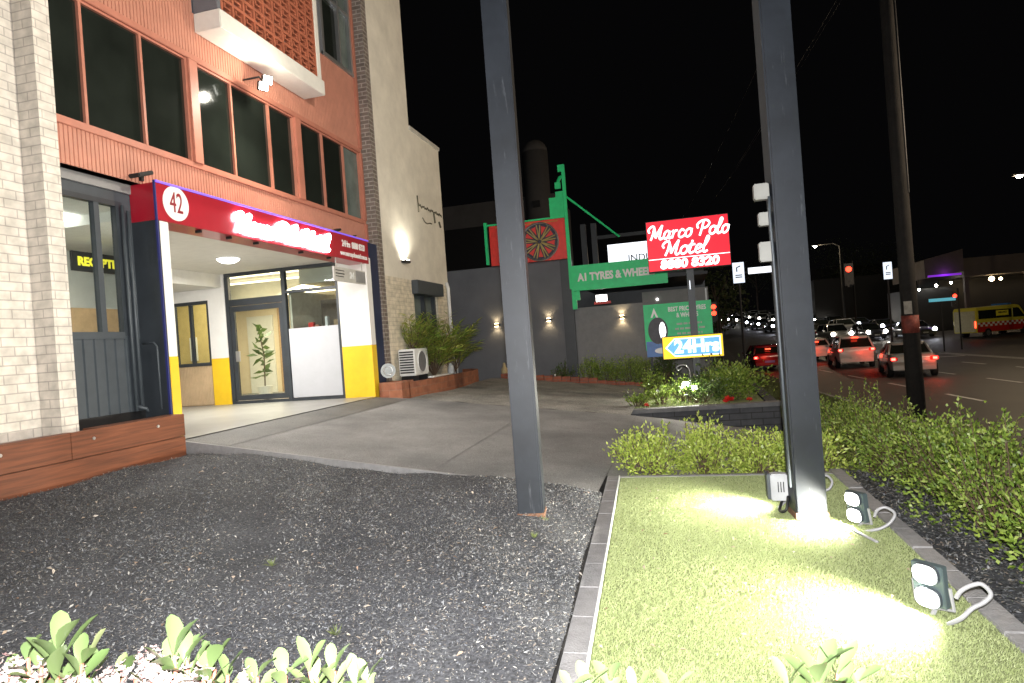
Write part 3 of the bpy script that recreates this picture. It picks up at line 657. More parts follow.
MB().tube([(O_ + .05, 16.75, .5), (O_ + .05, 16.75, 2.0)], .02, 8).build('conduit', M['whitepl'], wb, smooth=True)
# illegible small script on the wing wall
sg = MB()
pts = []
for i in range(46): pts.append((O_ + .012, 14.86 + i * .036, 5.0 + .035 * math.sin(i * 1.9) + .018 * math.sin(i * .8)))
sg.tube(pts, .011, 5); sg.tube([(O_ + .012, 14.85, 5.22), (O_ + .012, 14.87, 4.82)], .02, 5)
sg.tube([(O_ + .012, 15.1 + .1 * i, 4.72 - .06 * math.sin(i * .8) - .02 * i) for i in range(7)], .014, 5)
sg.tube([(O_ + .012, 15.9, 4.95), (O_ + .012, 15.95, 4.72)], .03, 5); sg.tube([(O_ + .012, 16.25, 4.8), (O_ + .012, 16.33, 4.66)], .03, 5)
tag(sg.build('wall_script', mat('dark_script', (.10, .09, .06), .6), smooth=True), 'small dark looping script fixed on the cream wing wall', 'sign')

# fascia sign over the entrance
fs = thing('fascia_sign', 'long red fascia sign with number disc and glowing white lettering over the motel entrance', 'sign', (O_, 6.53, 3.25))
MB().box(B_ + .012, O_, 6.525, 12.02, 3.27, 3.73).build('sign_box', M['red'], fs, bevel=.006)
MB().disc((O_, 6.84, 3.52), (1, 0, 0), .215, .006, 40).build('number_disc', M['redwhite'], fs)
text('house_number', '42', .36, M_face_x(O_ + .008, 6.84, 3.515), M['darkred'], fs, sx=.62)
script_text('illuminated_lettering', 'Marco Polo Motel', .27, M_face_x(O_ + .03, 9.2, 3.48), M['E_letters'], fs, r=.14, slant=.2, sx=1.16)
text('phone_lettering', '24Hrs  8880 8320', .17, M_face_x(O_ + .003, 11.42, 3.56), M['redwhite'], fs, bold=.004, sx=.72)
text('web_lettering', 'www.marcopolomotel.com.au', .13, M_face_x(O_ + .003, 11.42, 3.38), M['redwhite'], fs, bold=.003, sx=.66)
MB().box(O_ - .004, O_ + .018, 6.515, 12.03, 3.725, 3.75).build('edge_light_strip', M['E_halo'], fs)
MB().box(O_ - .02, O_ + .008, 6.505, 6.523, .62, 3.75).build('blue_edge_trim', emis('dim_blue_trim', (.04, .03, .3), .06, (.02, .025, .12)), fs)
for y in (7.3, 7.9, 8.5, 9.7, 10.6): MB().box(W_ + .12, O_ - .05, y, y + .03, 3.235, 3.269).build('bracket', M['darkmetal'], fs)
hp = thing('hanging_plate', 'small grey information plate hanging under the far end of the red fascia', 'sign', (O_, 11.2, 2.8))
MB().box(O_ - .03, O_, 10.6, 11.82, 2.84, 3.1).box(O_ - .02, O_ - .01, 10.7, 10.73, 3.1, 3.27).box(O_ - .02, O_ - .01, 11.7, 11.73, 3.1, 3.27).build('plate', mat('plate_grey', (.5, .49, .45), .5), hp)
MB().box(O_, O_ + .004, 11.42, 11.8, 2.86, 3.08).build('grey_field', mat('field_grey', (.25, .25, .25), .5), hp)
text('figure', '24', .17, M_face_x(O_ + .003, 11.27, 2.97), M['whitepl'], hp, bold=.006)
MB().box(O_, O_ + .003, 10.66, 10.98, 2.97, 2.99).box(O_, O_ + .003, 10.66, 10.95, 2.92, 2.935).box(O_, O_ + .003, 10.66, 10.98, 3.03, 3.045).build('text_lines', M['black'], hp)
# little dark flood lamps on the sign top
for y, l in ((6.45, 'dark unlit flood lamp at the near end on top of the red fascia'), (11.0, 'dark unlit flood lamp lying on the far half of the red fascia'), (11.7, 'tiny dark sensor at the far end on the red fascia')):
    t = thing('flood_lamp', l, 'lamp', (O_ - .1, y, 3.76))
    s_ = .72 if y < 8 else .6 if y < 11.5 else .35
    mx = Matrix.Translation((O_ - .12, y, 3.80 + .02 * s_)) @ Matrix.Rotation(.35, 4, 'X')
    MB().xbox(mx, .22 * s_, .34 * s_, .07 * s_).build('lamp_body', M['black'], t, bevel=.01)
    MB().box(O_ - .14, O_ - .10, y - .02, y + .02, 3.735, 3.80).build('bracket', M['black'], t)
# entrance dome light
dl = thing('ceiling_dome_light', 'round glowing dome light on the white portal ceiling', 'lamp', (-7.78, 10.13, 3.37))
MB().dome((-7.78, 10.13, 3.379), .2, .1).build('diffuser', M['E_ceil'], dl, smooth=True)
MB().disc((-7.78, 10.13, 3.36), (0, 0, 1), .215, .02).build('rim', M['whitepl'], dl)
# facade flood light under the balcony
ff = thing('facade_flood_light', 'twin headed flood light blazing beneath the breeze block balcony', 'lamp', (-5.9, 8.7, 5.7))
MB().tube([(-6.18, 8.7, 5.8), (-5.9, 8.7, 5.8), (-5.85, 8.7, 5.72)], .015, 8).build('bracket_arm', M['darkmetal'], ff)
for dy, dz in ((.06, .07), (-.06, -.07)):
    mx = Matrix.Translation((-5.8, 8.68 + dy, 5.68 + dz)) @ Matrix.Rotation(-.5, 4, 'Z') @ Matrix.Rotation(.3, 4, 'Y')
    lb = MB().xbox(mx, .07, .15, .13).build('lamp_head', M['darkmetal'], ff, bevel=.008)
    mx2 = mx @ Matrix.Translation((.037, 0, 0)); MB().xbox(mx2, .004, .13, .11).build('lamp_face', M['E_flood'], lb)
# wall washer on the cream block
ww = thing('wall_washer', 'up light washing the cream rendered wall above the awning', 'lamp', (O_, 13.75, 3.5))
MB().box(O_ + .0, O_ + .12, 13.62, 13.9, 3.46, 3.52).build('lamp_body', M['darkmetal'], ww, bevel=.01)
MB().box(O_ + .03, O_ + .1, 13.66, 13.86, 3.522, 3.53).build('lamp_face', M['E_lamp'], ww)
# downpipes on the charcoal bay
for y, z1_, l in ((6.36, 3.45, 'thin charcoal downpipe between the reception window and entrance column'), (6.44, 3.4, 'second charcoal pipe beside the entrance column')):
    MB_ = MB().tube([(B_ + .06, y, 1.0), (B_ + .06, y, z1_)], .02, 8)
    if y < 6.4: MB_.tube([(B_ + .06, y, 1.06), (B_ + .12, y + .08, 1.02), (B_ + .12, y + .1, .98)], .02, 8)
    tag(MB_.build('downpipe', M['greysteel'], smooth=True), l, 'pipe')
tag(MB().tube([(O_ - .12, 6.50, 1.0), (O_ - .12, 6.50, 1.75), (O_ - .16, 6.50, 1.8), (B_ + .08, 6.5, 1.8)], .012, 8).build('conduit', M['greysteel'], smooth=True), 'slim bent conduit climbing the side of the near entrance column', 'pipe')

# timber planter in front of the brick pier
tp = thing('timber_planter', 'long stained timber planter below the white brick pier', 'planter', (-5.75, 4, .45))
for k, (z0, z1) in enumerate(((.40, .665), (.672, .93))):
    for a, bq in ((-2, 2.1), (2.104, 5.0), (5.004, 6.49)) if k else ((-2, 3.6), (3.604, 6.49)):
        MB().box(-5.80, -5.75 + .004 * k, a, bq, z0, z1).build('board', M['timber'], tp, bevel=.004)
MB().box(-5.9, -5.802, -2, 5.08, .86, .928).build('top_board', M['timber'], tp, bevel=.004)
MB().box(-6.0, -5.802, 5.36, 6.49, .87, .93).build('top_board', M['timber'], tp, bevel=.004)
bo = MB()
for y, z in ((4.32, .84), (5.25, .84), (6.08, .84), (3.3, .84), (2.2, .84)): bo.disc((-5.748, y, z), (1, 0, 0), .016, .012, 10)
bo.build('bolt', M['alu'], tp)
tag(MB().box(-6.2, -5.902, -2, 5.13, .3, .85).box(-6.2, -6.002, 5.36, 6.5, .3, .85).build('planter_soil', M['soil']), 'dark soil in the timber planter', kind='stuff')
for y, zz in ((5.9, 1.0),):
    pass
MB().box(-5.98, -5.90, 6.53, 6.62, .45, .62).build('column_foot', M['concrete'], mot, bevel=.01)

# brick planter with air conditioner, fan disc and palms
bp = thing('brick_planter', 'low orange brick planter curving along the cream building', 'planter', (-5.4, 12, .4))
MB().box(-5.92, -5.42, 12.0, 12.6, .35, .86).build('end_box', M['orange_brick'], bp, bevel=.006)
crv = [(-5.40, 12.35), (-5.30, 13.2), (-5.24, 14.2), (-5.22, 15.2), (-5.26, 16.1), (-5.36, 16.9), (-5.6, 17.4), (-6.0, 17.6)]
inn = [(-6.0, 17.45), (-5.66, 17.28), (-5.48, 16.85), (-5.38, 16.1), (-5.34, 15.2), (-5.36, 14.2), (-5.41, 13.2), (-5.5, 12.62)]
pts = crv + inn; V = []; F = []
nn = len(crv)
for i in range(nn):
    a = crv[i]; c = inn[nn - 1 - i]; V += [(a[0], a[1], .3), (a[0], a[1], .82), (c[0], c[1], .82), (c[0], c[1], .3)]
for i in range(nn - 1):
    for k in range(4): F.append((4 * i + k, 4 * i + (k + 1) % 4, 4 * i + 4 + (k + 1) % 4, 4 * i + 4 + k))
F += [(0, 1, 2, 3), tuple(4 * (nn - 1) + k for k in (3, 2, 1, 0))]
MB().add(V, F).build('planter_wall', M['orange_brick'], bp)
tag(MB().prism([(-5.95, 12.62), (-5.5, 12.62), (-5.36, 14.2), (-5.34, 15.2), (-5.38, 16.1), (-5.66, 17.28), (-5.95, 17.4)], .3, .72).build('planter_soil', M['soil']), 'soil in the curved brick planter', kind='stuff')
ac = thing('air_conditioner', 'white outdoor air conditioner unit standing in the brick planter', 'air conditioner', (-5.65, 13.1, .9))
AX0, AX1, AY0, AY1, AZ0, AZ1 = -5.90, -5.52, 12.98, 13.75, .92, 1.5
MB().box(AX0, AX1, AY0, AY1, AZ0, AZ1).build('casing', M['whitepl'], ac, bevel=.02)
gr = MB()
for k in range(9): gr.box(AX0 + .03, AX1 - .03, AY0 - .012, AY0 - .002, AZ0 + .06 + k * .055, AZ0 + .09 + k * .055)
gr.build('side_grille', M['black'], ac)
MB().tube([(AX1 + .012, (AY0 + AY1) / 2 + .24 * math.cos(q * math.pi / 12), 1.21 + .24 * math.sin(q * math.pi / 12)) for q in range(24)], .012, 6, close=True).build('fan_ring', M['whitepl'], ac)
MB().disc((AX1 + .001, (AY0 + AY1) / 2, 1.21), (1, 0, 0), .23, .006).build('fan_recess', mat('grille_grey', (.14, .14, .15), .5), ac)
for y in (AY0 + .1, AY1 - .15): MB().box(AX0, AX1, y, y + .06, .72, AZ0).build('foot', M['black'], ac)
fd = thing('round_vent_cover', 'pale round vent cover leaning on the shaded brick beside the yellow column', 'vent', (-5.78, 12.3, .86))
MB().disc((-5.8, 12.22, 1.09), (.5, -.86, 0), .15, .03, 30).build('cover_plate', mat('pale_vent', (.26, .28, .28), .4, metal=.3), fd)
MB().tube([(-5.785 + .09 * math.cos(q * math.pi / 8) * .86, 12.195 + .09 * math.cos(q * math.pi / 8) * .5, 1.09 + .09 * math.sin(q * math.pi / 8)) for q in range(16)], .008, 6, close=True).build('ring', M['alu'], fd)
def palm(cx, cy, cz, n, L, label, seed, m='palmleaf', up=.75):
    r = np.random.RandomState(seed); t = thing('garden_palm', label, 'palm', (cx, cy, cz))
    st = MB(); LP = []; LD = []; LS = []; LL = []
    for i in range(n):
        q = r.uniform(0, 2 * math.pi); el = r.uniform(up, 1.35); l = L * r.uniform(.7, 1.1); pts = []
        for k in range(9):
            s = k / 8; e = el - s * s * 1.35
            hx = l * s * math.cos(el * .8) * (1 - .15 * s) * .75; z = l * (s * math.sin(el) * 1.25 - .40 * s * s)
            pts.append(np.array([cx + hx * math.cos(q), cy + hx * math.sin(q), cz + z]))
        st.tube([tuple(p) for p in pts], [.008 - .0007 * k for k in range(9)], 4)
        for k in range(2, 9):
            for u in (0, .5):
                if k == 8 and u: continue
                p = pts[k] if k == 8 else pts[k] * (1 - u) + pts[k + 1] * u if k < 8 else pts[k]
                tdir = pts[min(k + 1, 8)] - pts[min(k, 7)]; tdir = tdir / (np.linalg.norm(tdir) + 1e-9); sd = np.cross(tdir, [0, 0, 1]); sd /= np.linalg.norm(sd) + 1e-9
                for sg_ in (-1, 1):
                    d = sd * sg_ * .8 + tdir * .7 + np.array([0, 0, -.15]) + r.normal(size=3) * .12
                    LP.append(p); LD.append(d / np.linalg.norm(d)); LL.append(.24 * L * r.uniform(.7, 1.1))
    LP = np.array(LP); LD = np.array(LD); S = unit(np.cross(LD, np.array([0, 0, 1.]) + r.normal(size=LD.shape) * .3))
    st.build('stems', M['stem'], t)
    leaf_mesh('fronds', LP, LD, S, np.array(LL), np.full(len(LL), .022 * L), M[m], t)
    return t
palm(-5.62, 14.3, .8, 46, 1.75, 'bushy green palm in the middle of the brick planter', 3)
palm(-5.56, 15.5, .8, 36, 1.5, 'yellowing palm at the far end of the brick planter', 4)
palm(-5.78, 13.6, 1.35, 20, 1.1, 'slender brownish palm rising behind the air conditioner', 5, up=.9)
tag(MB().dome((-5.45, 15.0, .83), .09, .26, 10, 4, False).build('white_pot', M['whitepl'], smooth=True), 'small white garden ornament between the palms', 'ornament')
tag(MB().box(-5.5, -5.36, 13.6, 14.6, .825, .86).build('white_tray', M['whitepl'], bevel=.006), 'narrow white tray on the planter edge below the air conditioner', 'tray')

# ------------------------------------------------------------ steel posts
M['boxg'] = mat('weathered_box_plastic', (.17, .17, .155), .5, var=.1)
_m = M['postpaint']; _nt_ = _m.node_tree; _b = _nt_.nodes['Principled BSDF']
_tc = node(_nt_, 'ShaderNodeTexCoord'); _mp = node(_nt_, 'ShaderNodeMapping'); _mp.inputs['Scale'].default_value = (9, 9, 1.1); _nt_.links.new(_tc.outputs['Object'], _mp.inputs['Vector'])
_n = node(_nt_, 'ShaderNodeTexNoise'); _n.inputs['Scale'].default_value = 3; _n.inputs['Detail'].default_value = 9; _n.inputs['Roughness'].default_value = .7; _nt_.links.new(_mp.outputs['Vector'], _n.inputs['Vector'])
_r = ramp(_nt_, (0, 0, 0), (1, 1, 1), .60, .70); _nt_.links.new(_n.outputs['Fac'], _r.inputs['Fac'])
_old = _b.inputs['Base Color'].links[0].from_socket; _mx = node(_nt_, 'ShaderNodeMix', data_type='RGBA'); _mx.inputs['B'].default_value = (.045, .05, .058, 1)
_nt_.links.new(_r.outputs['Color'], _mx.inputs['Factor']); _nt_.links.new(_old, _mx.inputs['A']); _nt_.links.new(_mx.outputs['Result'], _b.inputs['Base Color'])
def post(x, y, s, z0, label, ang):
    t = thing('steel_post', label, 'post', (x, y, z0))
    mx = Matrix.Translation((x, y, z0 + 4)) @ Matrix.Rotation(ang, 4, 'Z')
    MB().xbox(mx, s, s, 8).build('shaft', M['postpaint'], t, bevel=.012)
    # chipped rusty collar at the foot
    mx = Matrix.Translation((x, y, z0 + .05)) @ Matrix.Rotation(ang, 4, 'Z')
    MB().xbox(mx, s + .012, s + .012, .05).build('foot_collar', mat('rusty_steel', (.16, .08, .045), .85, var=.4, scale=30), t, bevel=.004)
    return t
post(-1.245, 5.08, .205, .06, 'dark blue grey steel post standing in the bark bed', .12)
post(.855, 5.36, .225, -.02, 'dark blue grey steel post standing in the turf with boxes on its side', .10)
for z, sx, sz, l, m in ((2.5, .11, .12, 'topmost pale junction box on the turf post', 'boxg'), (2.29, .09, .10, 'middle small junction box on the turf post', 'boxg'), (2.04, .10, .15, 'lowest and tallest junction box on the turf post', 'boxg')):
    t = thing('junction_box', l, 'junction box', (.70, 5.3, z))
    MB().box(.735 - sx, .735, 5.27, 5.36, z - sz / 2, z + sz / 2).build('box_body', M[m], t, bevel=.008)
    MB().box(.735 - sx + .012, .735 - .012, 5.264, 5.27, z - sz / 2 + .012, z + sz / 2 - .012).build('lid', M[m], t, bevel=.002)
tag(MB().tube([(.728, 5.25, 2.45), (.72, 5.24, 2.3), (.725, 5.24, 2.0), (.728, 5.25, 1.2), (.726, 5.25, .25)], .011, 8).build('post_cable', M['greysteel'], smooth=True), 'thin cable running down the side of the turf post', 'cable')

# ------------------------------------------------------------ turf flood lights
def flood(x, y, z, yaw, tilt, label, loopdir=1, scale=.80, back='cyan_grey'):
    t = thing('garden_flood_light', label, 'flood light', (x, y, 0))
    B = Matrix.Translation((x, y, z)) @ Matrix.Rotation(yaw, 4, 'Z') @ Matrix.Rotation(tilt, 4, 'Y') @ Matrix.Scale(scale, 4)
    body = MB(); body.xbox(B @ Matrix.Translation((-.025, 0, 0)), .05, .19, .26)
    for k in range(5): body.xbox(B @ Matrix.Translation((-.065, -.07 + k * .035, 0)), .03, .008, .22)
    body.build('lamp_body', mat('teal_grey_casing', (.07, .095, .10), .4, var=.1), t, bevel=.006)
    for s in (-1, 1):
        C_ = B @ Matrix.Translation((.002, 0, s * .074)); ring = []
        for q_ in range(24):
            a_ = q_ * math.pi / 12; ring.append(C_ @ Vector((0, .078 * math.copysign(abs(math.cos(a_)) ** .7, math.cos(a_)), .062 * math.copysign(abs(math.sin(a_)) ** .7, math.sin(a_)))))
        ax_ = (C_.to_3x3() @ Vector((1, 0, 0))).normalized()
        rb = MB().extr(ring, ax_ * .02).build('lens_frame', M['greysteel'], t)
        cc = C_ @ Vector((0, 0, 0)); MB().extr([cc + (v - cc) * .88 + ax_ * .0202 for v in ring], ax_ * .006).build('lamp_face', M['E_flood'], rb)
    br = MB(); br.tube([B @ Vector((-.03, -.11, 0)), B @ Vector((-.04, -.115, -.14)), B @ Vector((-.05, 0, -.16)), B @ Vector((-.04, .115, -.14)), B @ Vector((-.03, .11, 0))], .009, 6)
    br.tube([B @ Vector((-.05, 0, -.16)), (x, y, -.02)], .012, 6); br.build('bracket', M['cable'], t)
    return t, B
vc = MB().box(.60, .735, 5.44, 5.52, .09, .31).build('vented_casing', mat('white_casing', (.45, .46, .46), .4), FL_C if False else None) if False else None
def loop_cable(pts, label):
    tag(MB().tube(catmull(pts, 6), .0105, 10).build('conduit_loop', M['cable'], smooth=True), label, 'cable')
FL = [flood(1.10, 3.60, .15, R(222), R(4), 'nearest twin lens flood light blazing at the right edge of the turf'),
      flood(1.13, 5.10, .14, R(215), R(4), 'flood light glowing on the turf just right of the steel post'),
      flood(.66, 5.62, .17, R(160), R(18), 'white cased flood light tucked left of the steel post foot')]
vc = MB().box(.61, .735, 5.43, 5.52, .10, .31).build('vented_casing', mat('white_casing', (.40, .41, .42), .4), FL[2][0], bevel=.008)
for k in range(3): MB().box(.66 + .02 * k, .667 + .02 * k, 5.424, 5.43, .17, .25).build('vent_slot', M['black'], vc)
MB().box(.585, .61, 5.44, 5.56, .11, .31).build('casing_side', M['greysteel'], FL[2][0], bevel=.005)
loop_cable([(1.14, 3.5, .0), (1.18, 3.45, 0.05), (1.23, 3.45, 0.10), (1.28, 3.45, 0.13), (1.31, 3.45, 0.17), (1.28, 3.46, 0.21), (1.24, 3.47, 0.2), (1.2, 3.48, 0.17), (1.18, 3.49, 0.13)], 'pale conduit loop curling behind the nearest flood light')
loop_cable([(1.15, 5.0, -.01), (1.19, 4.96, 0.01), (1.25, 4.95, 0.03), (1.31, 4.95, 0.07), (1.34, 4.95, 0.13), (1.29, 4.96, 0.17), (1.24, 4.97, 0.15), (1.22, 4.98, 0.10)], 'pale conduit loop beside the kerb right of the second flood light')
loop_cable([(1.0, 5.85, .05), (1.05, 5.85, 0.07), (1.11, 5.85, 0.09), (1.135, 5.85, 0.15), (1.10, 5.85, 0.2), (1.05, 5.85, 0.19)], 'pale conduit loop peeking out behind the turf post')
tag(MB().tube(catmull([(.98, 4.95, .0), (1.03, 5.02, .03), (1.08, 4.9, .02), (1.16, 4.7, .012)], 5), .010, 6).build('lead', M['cable'], smooth=True), 'short white lead lying on the turf below the second flood light', 'cable')
tag(MB().tube(catmull([(.70, 5.5, .1), (.66, 5.42, .03), (.70, 5.36, .05), (.73, 5.42, .14)], 5), .012, 6).build('lead', M['black'], smooth=True), 'black lead hanging below the white cased flood light', 'cable')

# ------------------------------------------------------------ shrubs
def shrub(label, cx, cy, rx, ry, z0, zt, n, m, seed, name='hedge_shrub', cat='shrub', group=None, L=.03, spiky=.3, shoots=8):
    r = np.random.RandomState(seed); t = thing(name, label, cat, (cx, cy, z0), group); H = zt - z0
    st = MB(); tips = []
    for i in range(16 + shoots):
        q = r.uniform(0, 2 * math.pi); e = math.sqrt(r.uniform(0, 1))
        hh = H * r.uniform(.75, 1.0) * (1 - .25 * e * e) * (1 + (spiky if i < shoots else 0) * r.uniform(.3, 1))
        p1 = Vector((cx + rx * e * math.cos(q), cy + ry * e * math.sin(q), z0 + hh)); p0 = Vector((cx + rx * .3 * e * math.cos(q), cy + ry * .3 * e * math.sin(q), z0))
        mid = p0.lerp(p1, .5) + Vector((r.normal() * .03, r.normal() * .03, 0)); st.tube([p0, mid, p1], [.008, .006, .003], 4); tips.append((p0, mid, p1, i < shoots))
    st.build('stem', M['stem'], t)
    # leaf clumps: around twig clusters in the crown plus along the shoots
    nc = max(30, n // 22); C = []
    while len(C) < nc:
        q = r.uniform(0, 2 * math.pi); e = r.uniform(0, 1) ** .45; zz = r.uniform(.08, 1)
        k = 1 - .35 * abs(zz - .55) ** 1.5 / .3 if zz > .55 else 1 - .2 * (.55 - zz)
        lump = 1 + .24 * math.sin(3 * q + seed) + .12 * math.sin(5 * q + seed * 2.1 + zz * 4)
        C.append((cx + rx * e * k * lump * math.cos(q), cy + ry * e * k * lump * math.sin(q), z0 + H * zz * (1 - .12 * e * e) * (1 + .10 * math.sin(q * 4 + seed * 1.7))))
    C = np.array(C); idx = r.randint(0, nc, n); P = C[idx] + r.normal(size=(n, 3)) * np.array([.035, .035, .045]) * (L / .03)
    out = unit(P - np.array([cx, cy, z0 + H * .35])); D = unit(out * .7 + r.normal(size=(n, 3)) * .55 + np.array([0, 0, .45]))
    ex = []; ed = []
    for p0, mid, p1, s_ in tips:
        for k in range(26 if s_ else 12):
            u = r.uniform(.45, 1.02); p = mid.lerp(p1, min(1, (u - .45) / .55)); ex.append(tuple(p)); d = r.normal(size=3) * .7; d[2] = abs(d[2]) + .5; ed.append(d)
    P = np.vstack([P, ex]); D = unit(np.vstack([D, ed])); k = len(P)
    leaf_mesh('foliage', P, D, side_of(D), L * r.uniform(.6, 1.25, k), L * r.uniform(.35, .6, k), M[m], t, fold=.3)
    return t
ords = ['nearest', 'second', 'third', 'fourth', 'fifth', 'sixth', 'seventh', 'eighth', 'ninth']
ysh = [2.7, 3.65, 4.6, 5.6, 6.6, 7.65, 8.75, 9.9, 11.1]
for i, y in enumerate(ysh):
    z0 = pb_z(2.2, min(y, 7.9)); z0 = z0 if y < 8 else hd(2.3) - .02
    zt = pw(y, [(2, .52), (4.6, .52), (6, .50), (8, .42), (11.5, .14)]) + rnd.uniform(-.04, .04)
    shrub(f'{ords[i]} green box shrub counted from the camera in the long roadside hedge', 2.28 + rnd.uniform(-.05, .05), y, .52, .66, z0 - .03, zt, 3100 if i < 5 else 2200, 'boxleaf', 20 + i, group='hedge shrubs along the road side of the turf', L=.044, shoots=14, spiky=.62)
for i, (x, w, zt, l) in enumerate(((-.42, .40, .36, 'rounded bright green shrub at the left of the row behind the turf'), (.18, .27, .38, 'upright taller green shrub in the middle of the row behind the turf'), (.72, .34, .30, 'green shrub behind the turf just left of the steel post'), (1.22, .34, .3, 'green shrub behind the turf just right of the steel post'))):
    shrub(l, x, 7.28, w, .3, -.12, zt, 2100, 'boxleaf_lit', 50 + i, group='shrubs in the short row behind the turf', L=.046, spiky=.7)
shrub('tall airy sprig shrub rising above the near end of the roadside hedge', 2.32, 4.75, .22, .2, -.1, .72, 420, 'boxleaf', 64, shoots=5, spiky=.35, L=.04)
# weeds at post foot and in bark
for x, y, l in ((-1.08, 4.98, 'small grass tuft at the foot of the bark bed post'), (-1.05, 4.45, 'faint grass tuft in the bark below the post'), (-2.6, 3.5, 'tiny bright weed in the bark to the left'), (-1.75, 2.9, 'pale grass sprig in the near bark')):
    n = 26; P = np.tile([x, y, bark_z(x, y)], (n, 1)) + NR.normal(size=(n, 3)) * [.035, .035, .0]; D = NR.normal(size=(n, 3)) * .6; D[:, 2] = .8; D = unit(D)
    P[:, :2] = P[0, :2]
    tag(leaf_mesh('weed_tuft', P, D, side_of(D), NR.uniform(.03, .07, n), NR.uniform(.003, .008, n), M['grass']), l, 'weed')

# ------------------------------------------------------------ foreground hawthorns with blossom
def obleaf(V, F, p, d, s, L, W):
    up = s.cross(d).normalized(); st = [(0, .06), (.25, .45), (.5, .85), (.72, 1.0), (.9, .7), (1.0, .12)]; b = len(V)
    for t, w in st:
        c = p + d * L * t - up * (L * .18 * t * t); e = W * .5 * w
        V += [tuple(c - s * e + up * e * .35), tuple(c), tuple(c + s * e + up * e * .35)]
    for i in range(len(st) - 1):
        for k in range(2): F.append((b + 3 * i + k, b + 3 * i + k + 1, b + 3 * i + k + 4, b + 3 * i + k + 3))
def hawthorn(label, base, shoots, clusters, seed):
    r = random.Random(seed); t = thing('flowering_shrub', label, 'shrub', base)
    st = MB(); V = []; F = []
    for (x, y, z), nl, L in shoots:
        b0 = Vector((base[0] + r.uniform(-.1, .1), base[1] + r.uniform(-.05, .05), base[2])); tip = Vector((x, y, z)); mid = b0.lerp(tip, .55) + Vector((r.uniform(-.04, .04), r.uniform(-.03, .03), .04))
        st.tube([b0, mid, tip], [.008, .005, .003], 6)
        for k in range(nl):
            q = k * 2.4 + r.uniform(-.3, .3); el = .95 - .75 * k / nl + r.uniform(-.1, .1)
            el = r.uniform(.75, 1.25) if k < nl * .55 else r.uniform(.1, .7)
            d = Vector((math.cos(q) * math.cos(el), math.sin(q) * math.cos(el), math.sin(el))).normalized()
            s = d.cross(Vector((r.uniform(-.3, .3), r.uniform(-.3, .3), 1))).normalized()
            p = tip - (tip - mid).normalized() * (.10 * k / nl)
            obleaf(V, F, p, d, s, L * r.uniform(.8, 1.15), L * .42 * r.uniform(.85, 1.1))
    st.build('stem', M['redstem'], t)
    me = bpy.data.meshes.new('foliage'); me.from_pydata(V, [], F); me.update(); boxuv(me); me.polygons.foreach_set('use_smooth', [True] * len(me.polygons)); link('foliage', me, M['hawleaf'], t)
    if clusters:
        V = []; F = []; ce = MB()
        for (x, y, z), rad, n in clusters:
            ce.tube([Vector((x, y, z - .12)), Vector((x, y, z))], .003, 5)
            for _ in range(n):
                d = Vector((r.gauss(0, 1), r.gauss(0, 1), r.gauss(.3, .8))).normalized(); p = Vector((x, y, z)) + d * rad * r.uniform(.5, 1) * 1.0
                p.z = z + (p.z - z) * 1.25
                n_ = (d + Vector((r.gauss(0, .4), r.gauss(0, .4), .4))).normalized(); e = n_.orthogonal().normalized(); g = n_.cross(e); a0 = r.uniform(0, 6)
                for k in range(5):
                    a = a0 + k * 1.2566; u = e * math.cos(a) + g * math.sin(a); w = n_.cross(u); b = len(V); PL = .0075
                    V += [tuple(p), tuple(p + u * PL * .6 + w * PL * .42 + n_ * .001), tuple(p + u * PL * 1.15 + n_ * .003), tuple(p + u * PL * .6 - w * PL * .42 + n_ * .001)]; F.append((b, b + 1, b + 2, b + 3))
        ce.build('flower_stalk', M['redstem'], t)
        me = bpy.data.meshes.new('blossom'); me.from_pydata(V, [], F); me.update(); link('blossom', me, M['petal'], t)
    return t
hawthorn('leafy shrub with pink white blossom in the bottom left corner', (-1.05, .8, .3), [((-1.133, .875, 1.014), 8, 0.057), ((-1.08, .885, 1.022), 10, 0.085), ((-1.105, .875, 0.999), 8, 0.060), ((-1.043, .898, 0.996), 9, 0.060), ((-1.16, .93, 0.964), 8, 0.066), ((-1.0, .94, 0.954), 8, 0.060), ((-1.2, .9, 0.974), 8, 0.055), ((-1.09, .95, 0.964), 8, 0.066)],
         [((-1.157, .86, .99), .03, 33), ((-1.123, .868, .978), .03, 33), ((-1.19, .865, .985), .03, 25), ((-1.04, .89, .955), .03, 29)], 1)
hawthorn('flowering shrub with a tall upright shoot left of centre at the bottom', (-.85, .88, .3), [((-.888, .939, 0.999), 9, 0.076), ((-.868, .945, 0.989), 7, 0.066), ((-.829, .953, 0.969), 9, 0.060), ((-.80, .96, 0.959), 8, 0.055), ((-.76, .985, 0.944), 8, 0.055), ((-.92, .97, 0.954), 8, 0.066), ((-.96, .96, 0.944), 8, 0.060), ((-.86, 1.0, 0.944), 8, 0.060)],
         [((-.929, .928, .985), .028, 40), ((-.897, .932, .958), .035, 44), ((-.956, .921, .962), .032, 37), ((-.837, .945, .958), .018, 18), ((-1.0, .91, .955), .03, 33), ((-.86, .94, .95), .03, 29), ((-.771, .968, .948), .016, 14)], 2)
hawthorn('low leafy shrub with few blossoms at the bottom edge before the bark', (-.63, .92, .3), [((-.704, .986, 0.949), 9, 0.060), ((-.662, .996, 0.954), 9, 0.063), ((-.62, 1.007, 0.951), 9, 0.060), ((-.58, 1.01, 0.929), 8, 0.055), ((-.565, 1.021, 0.932), 8, 0.049), ((-.67, 1.03, 0.924), 8, 0.055)], [((-.68, .975, .925), .013, 12), ((-.615, .99, .915), .012, 12)], 3)
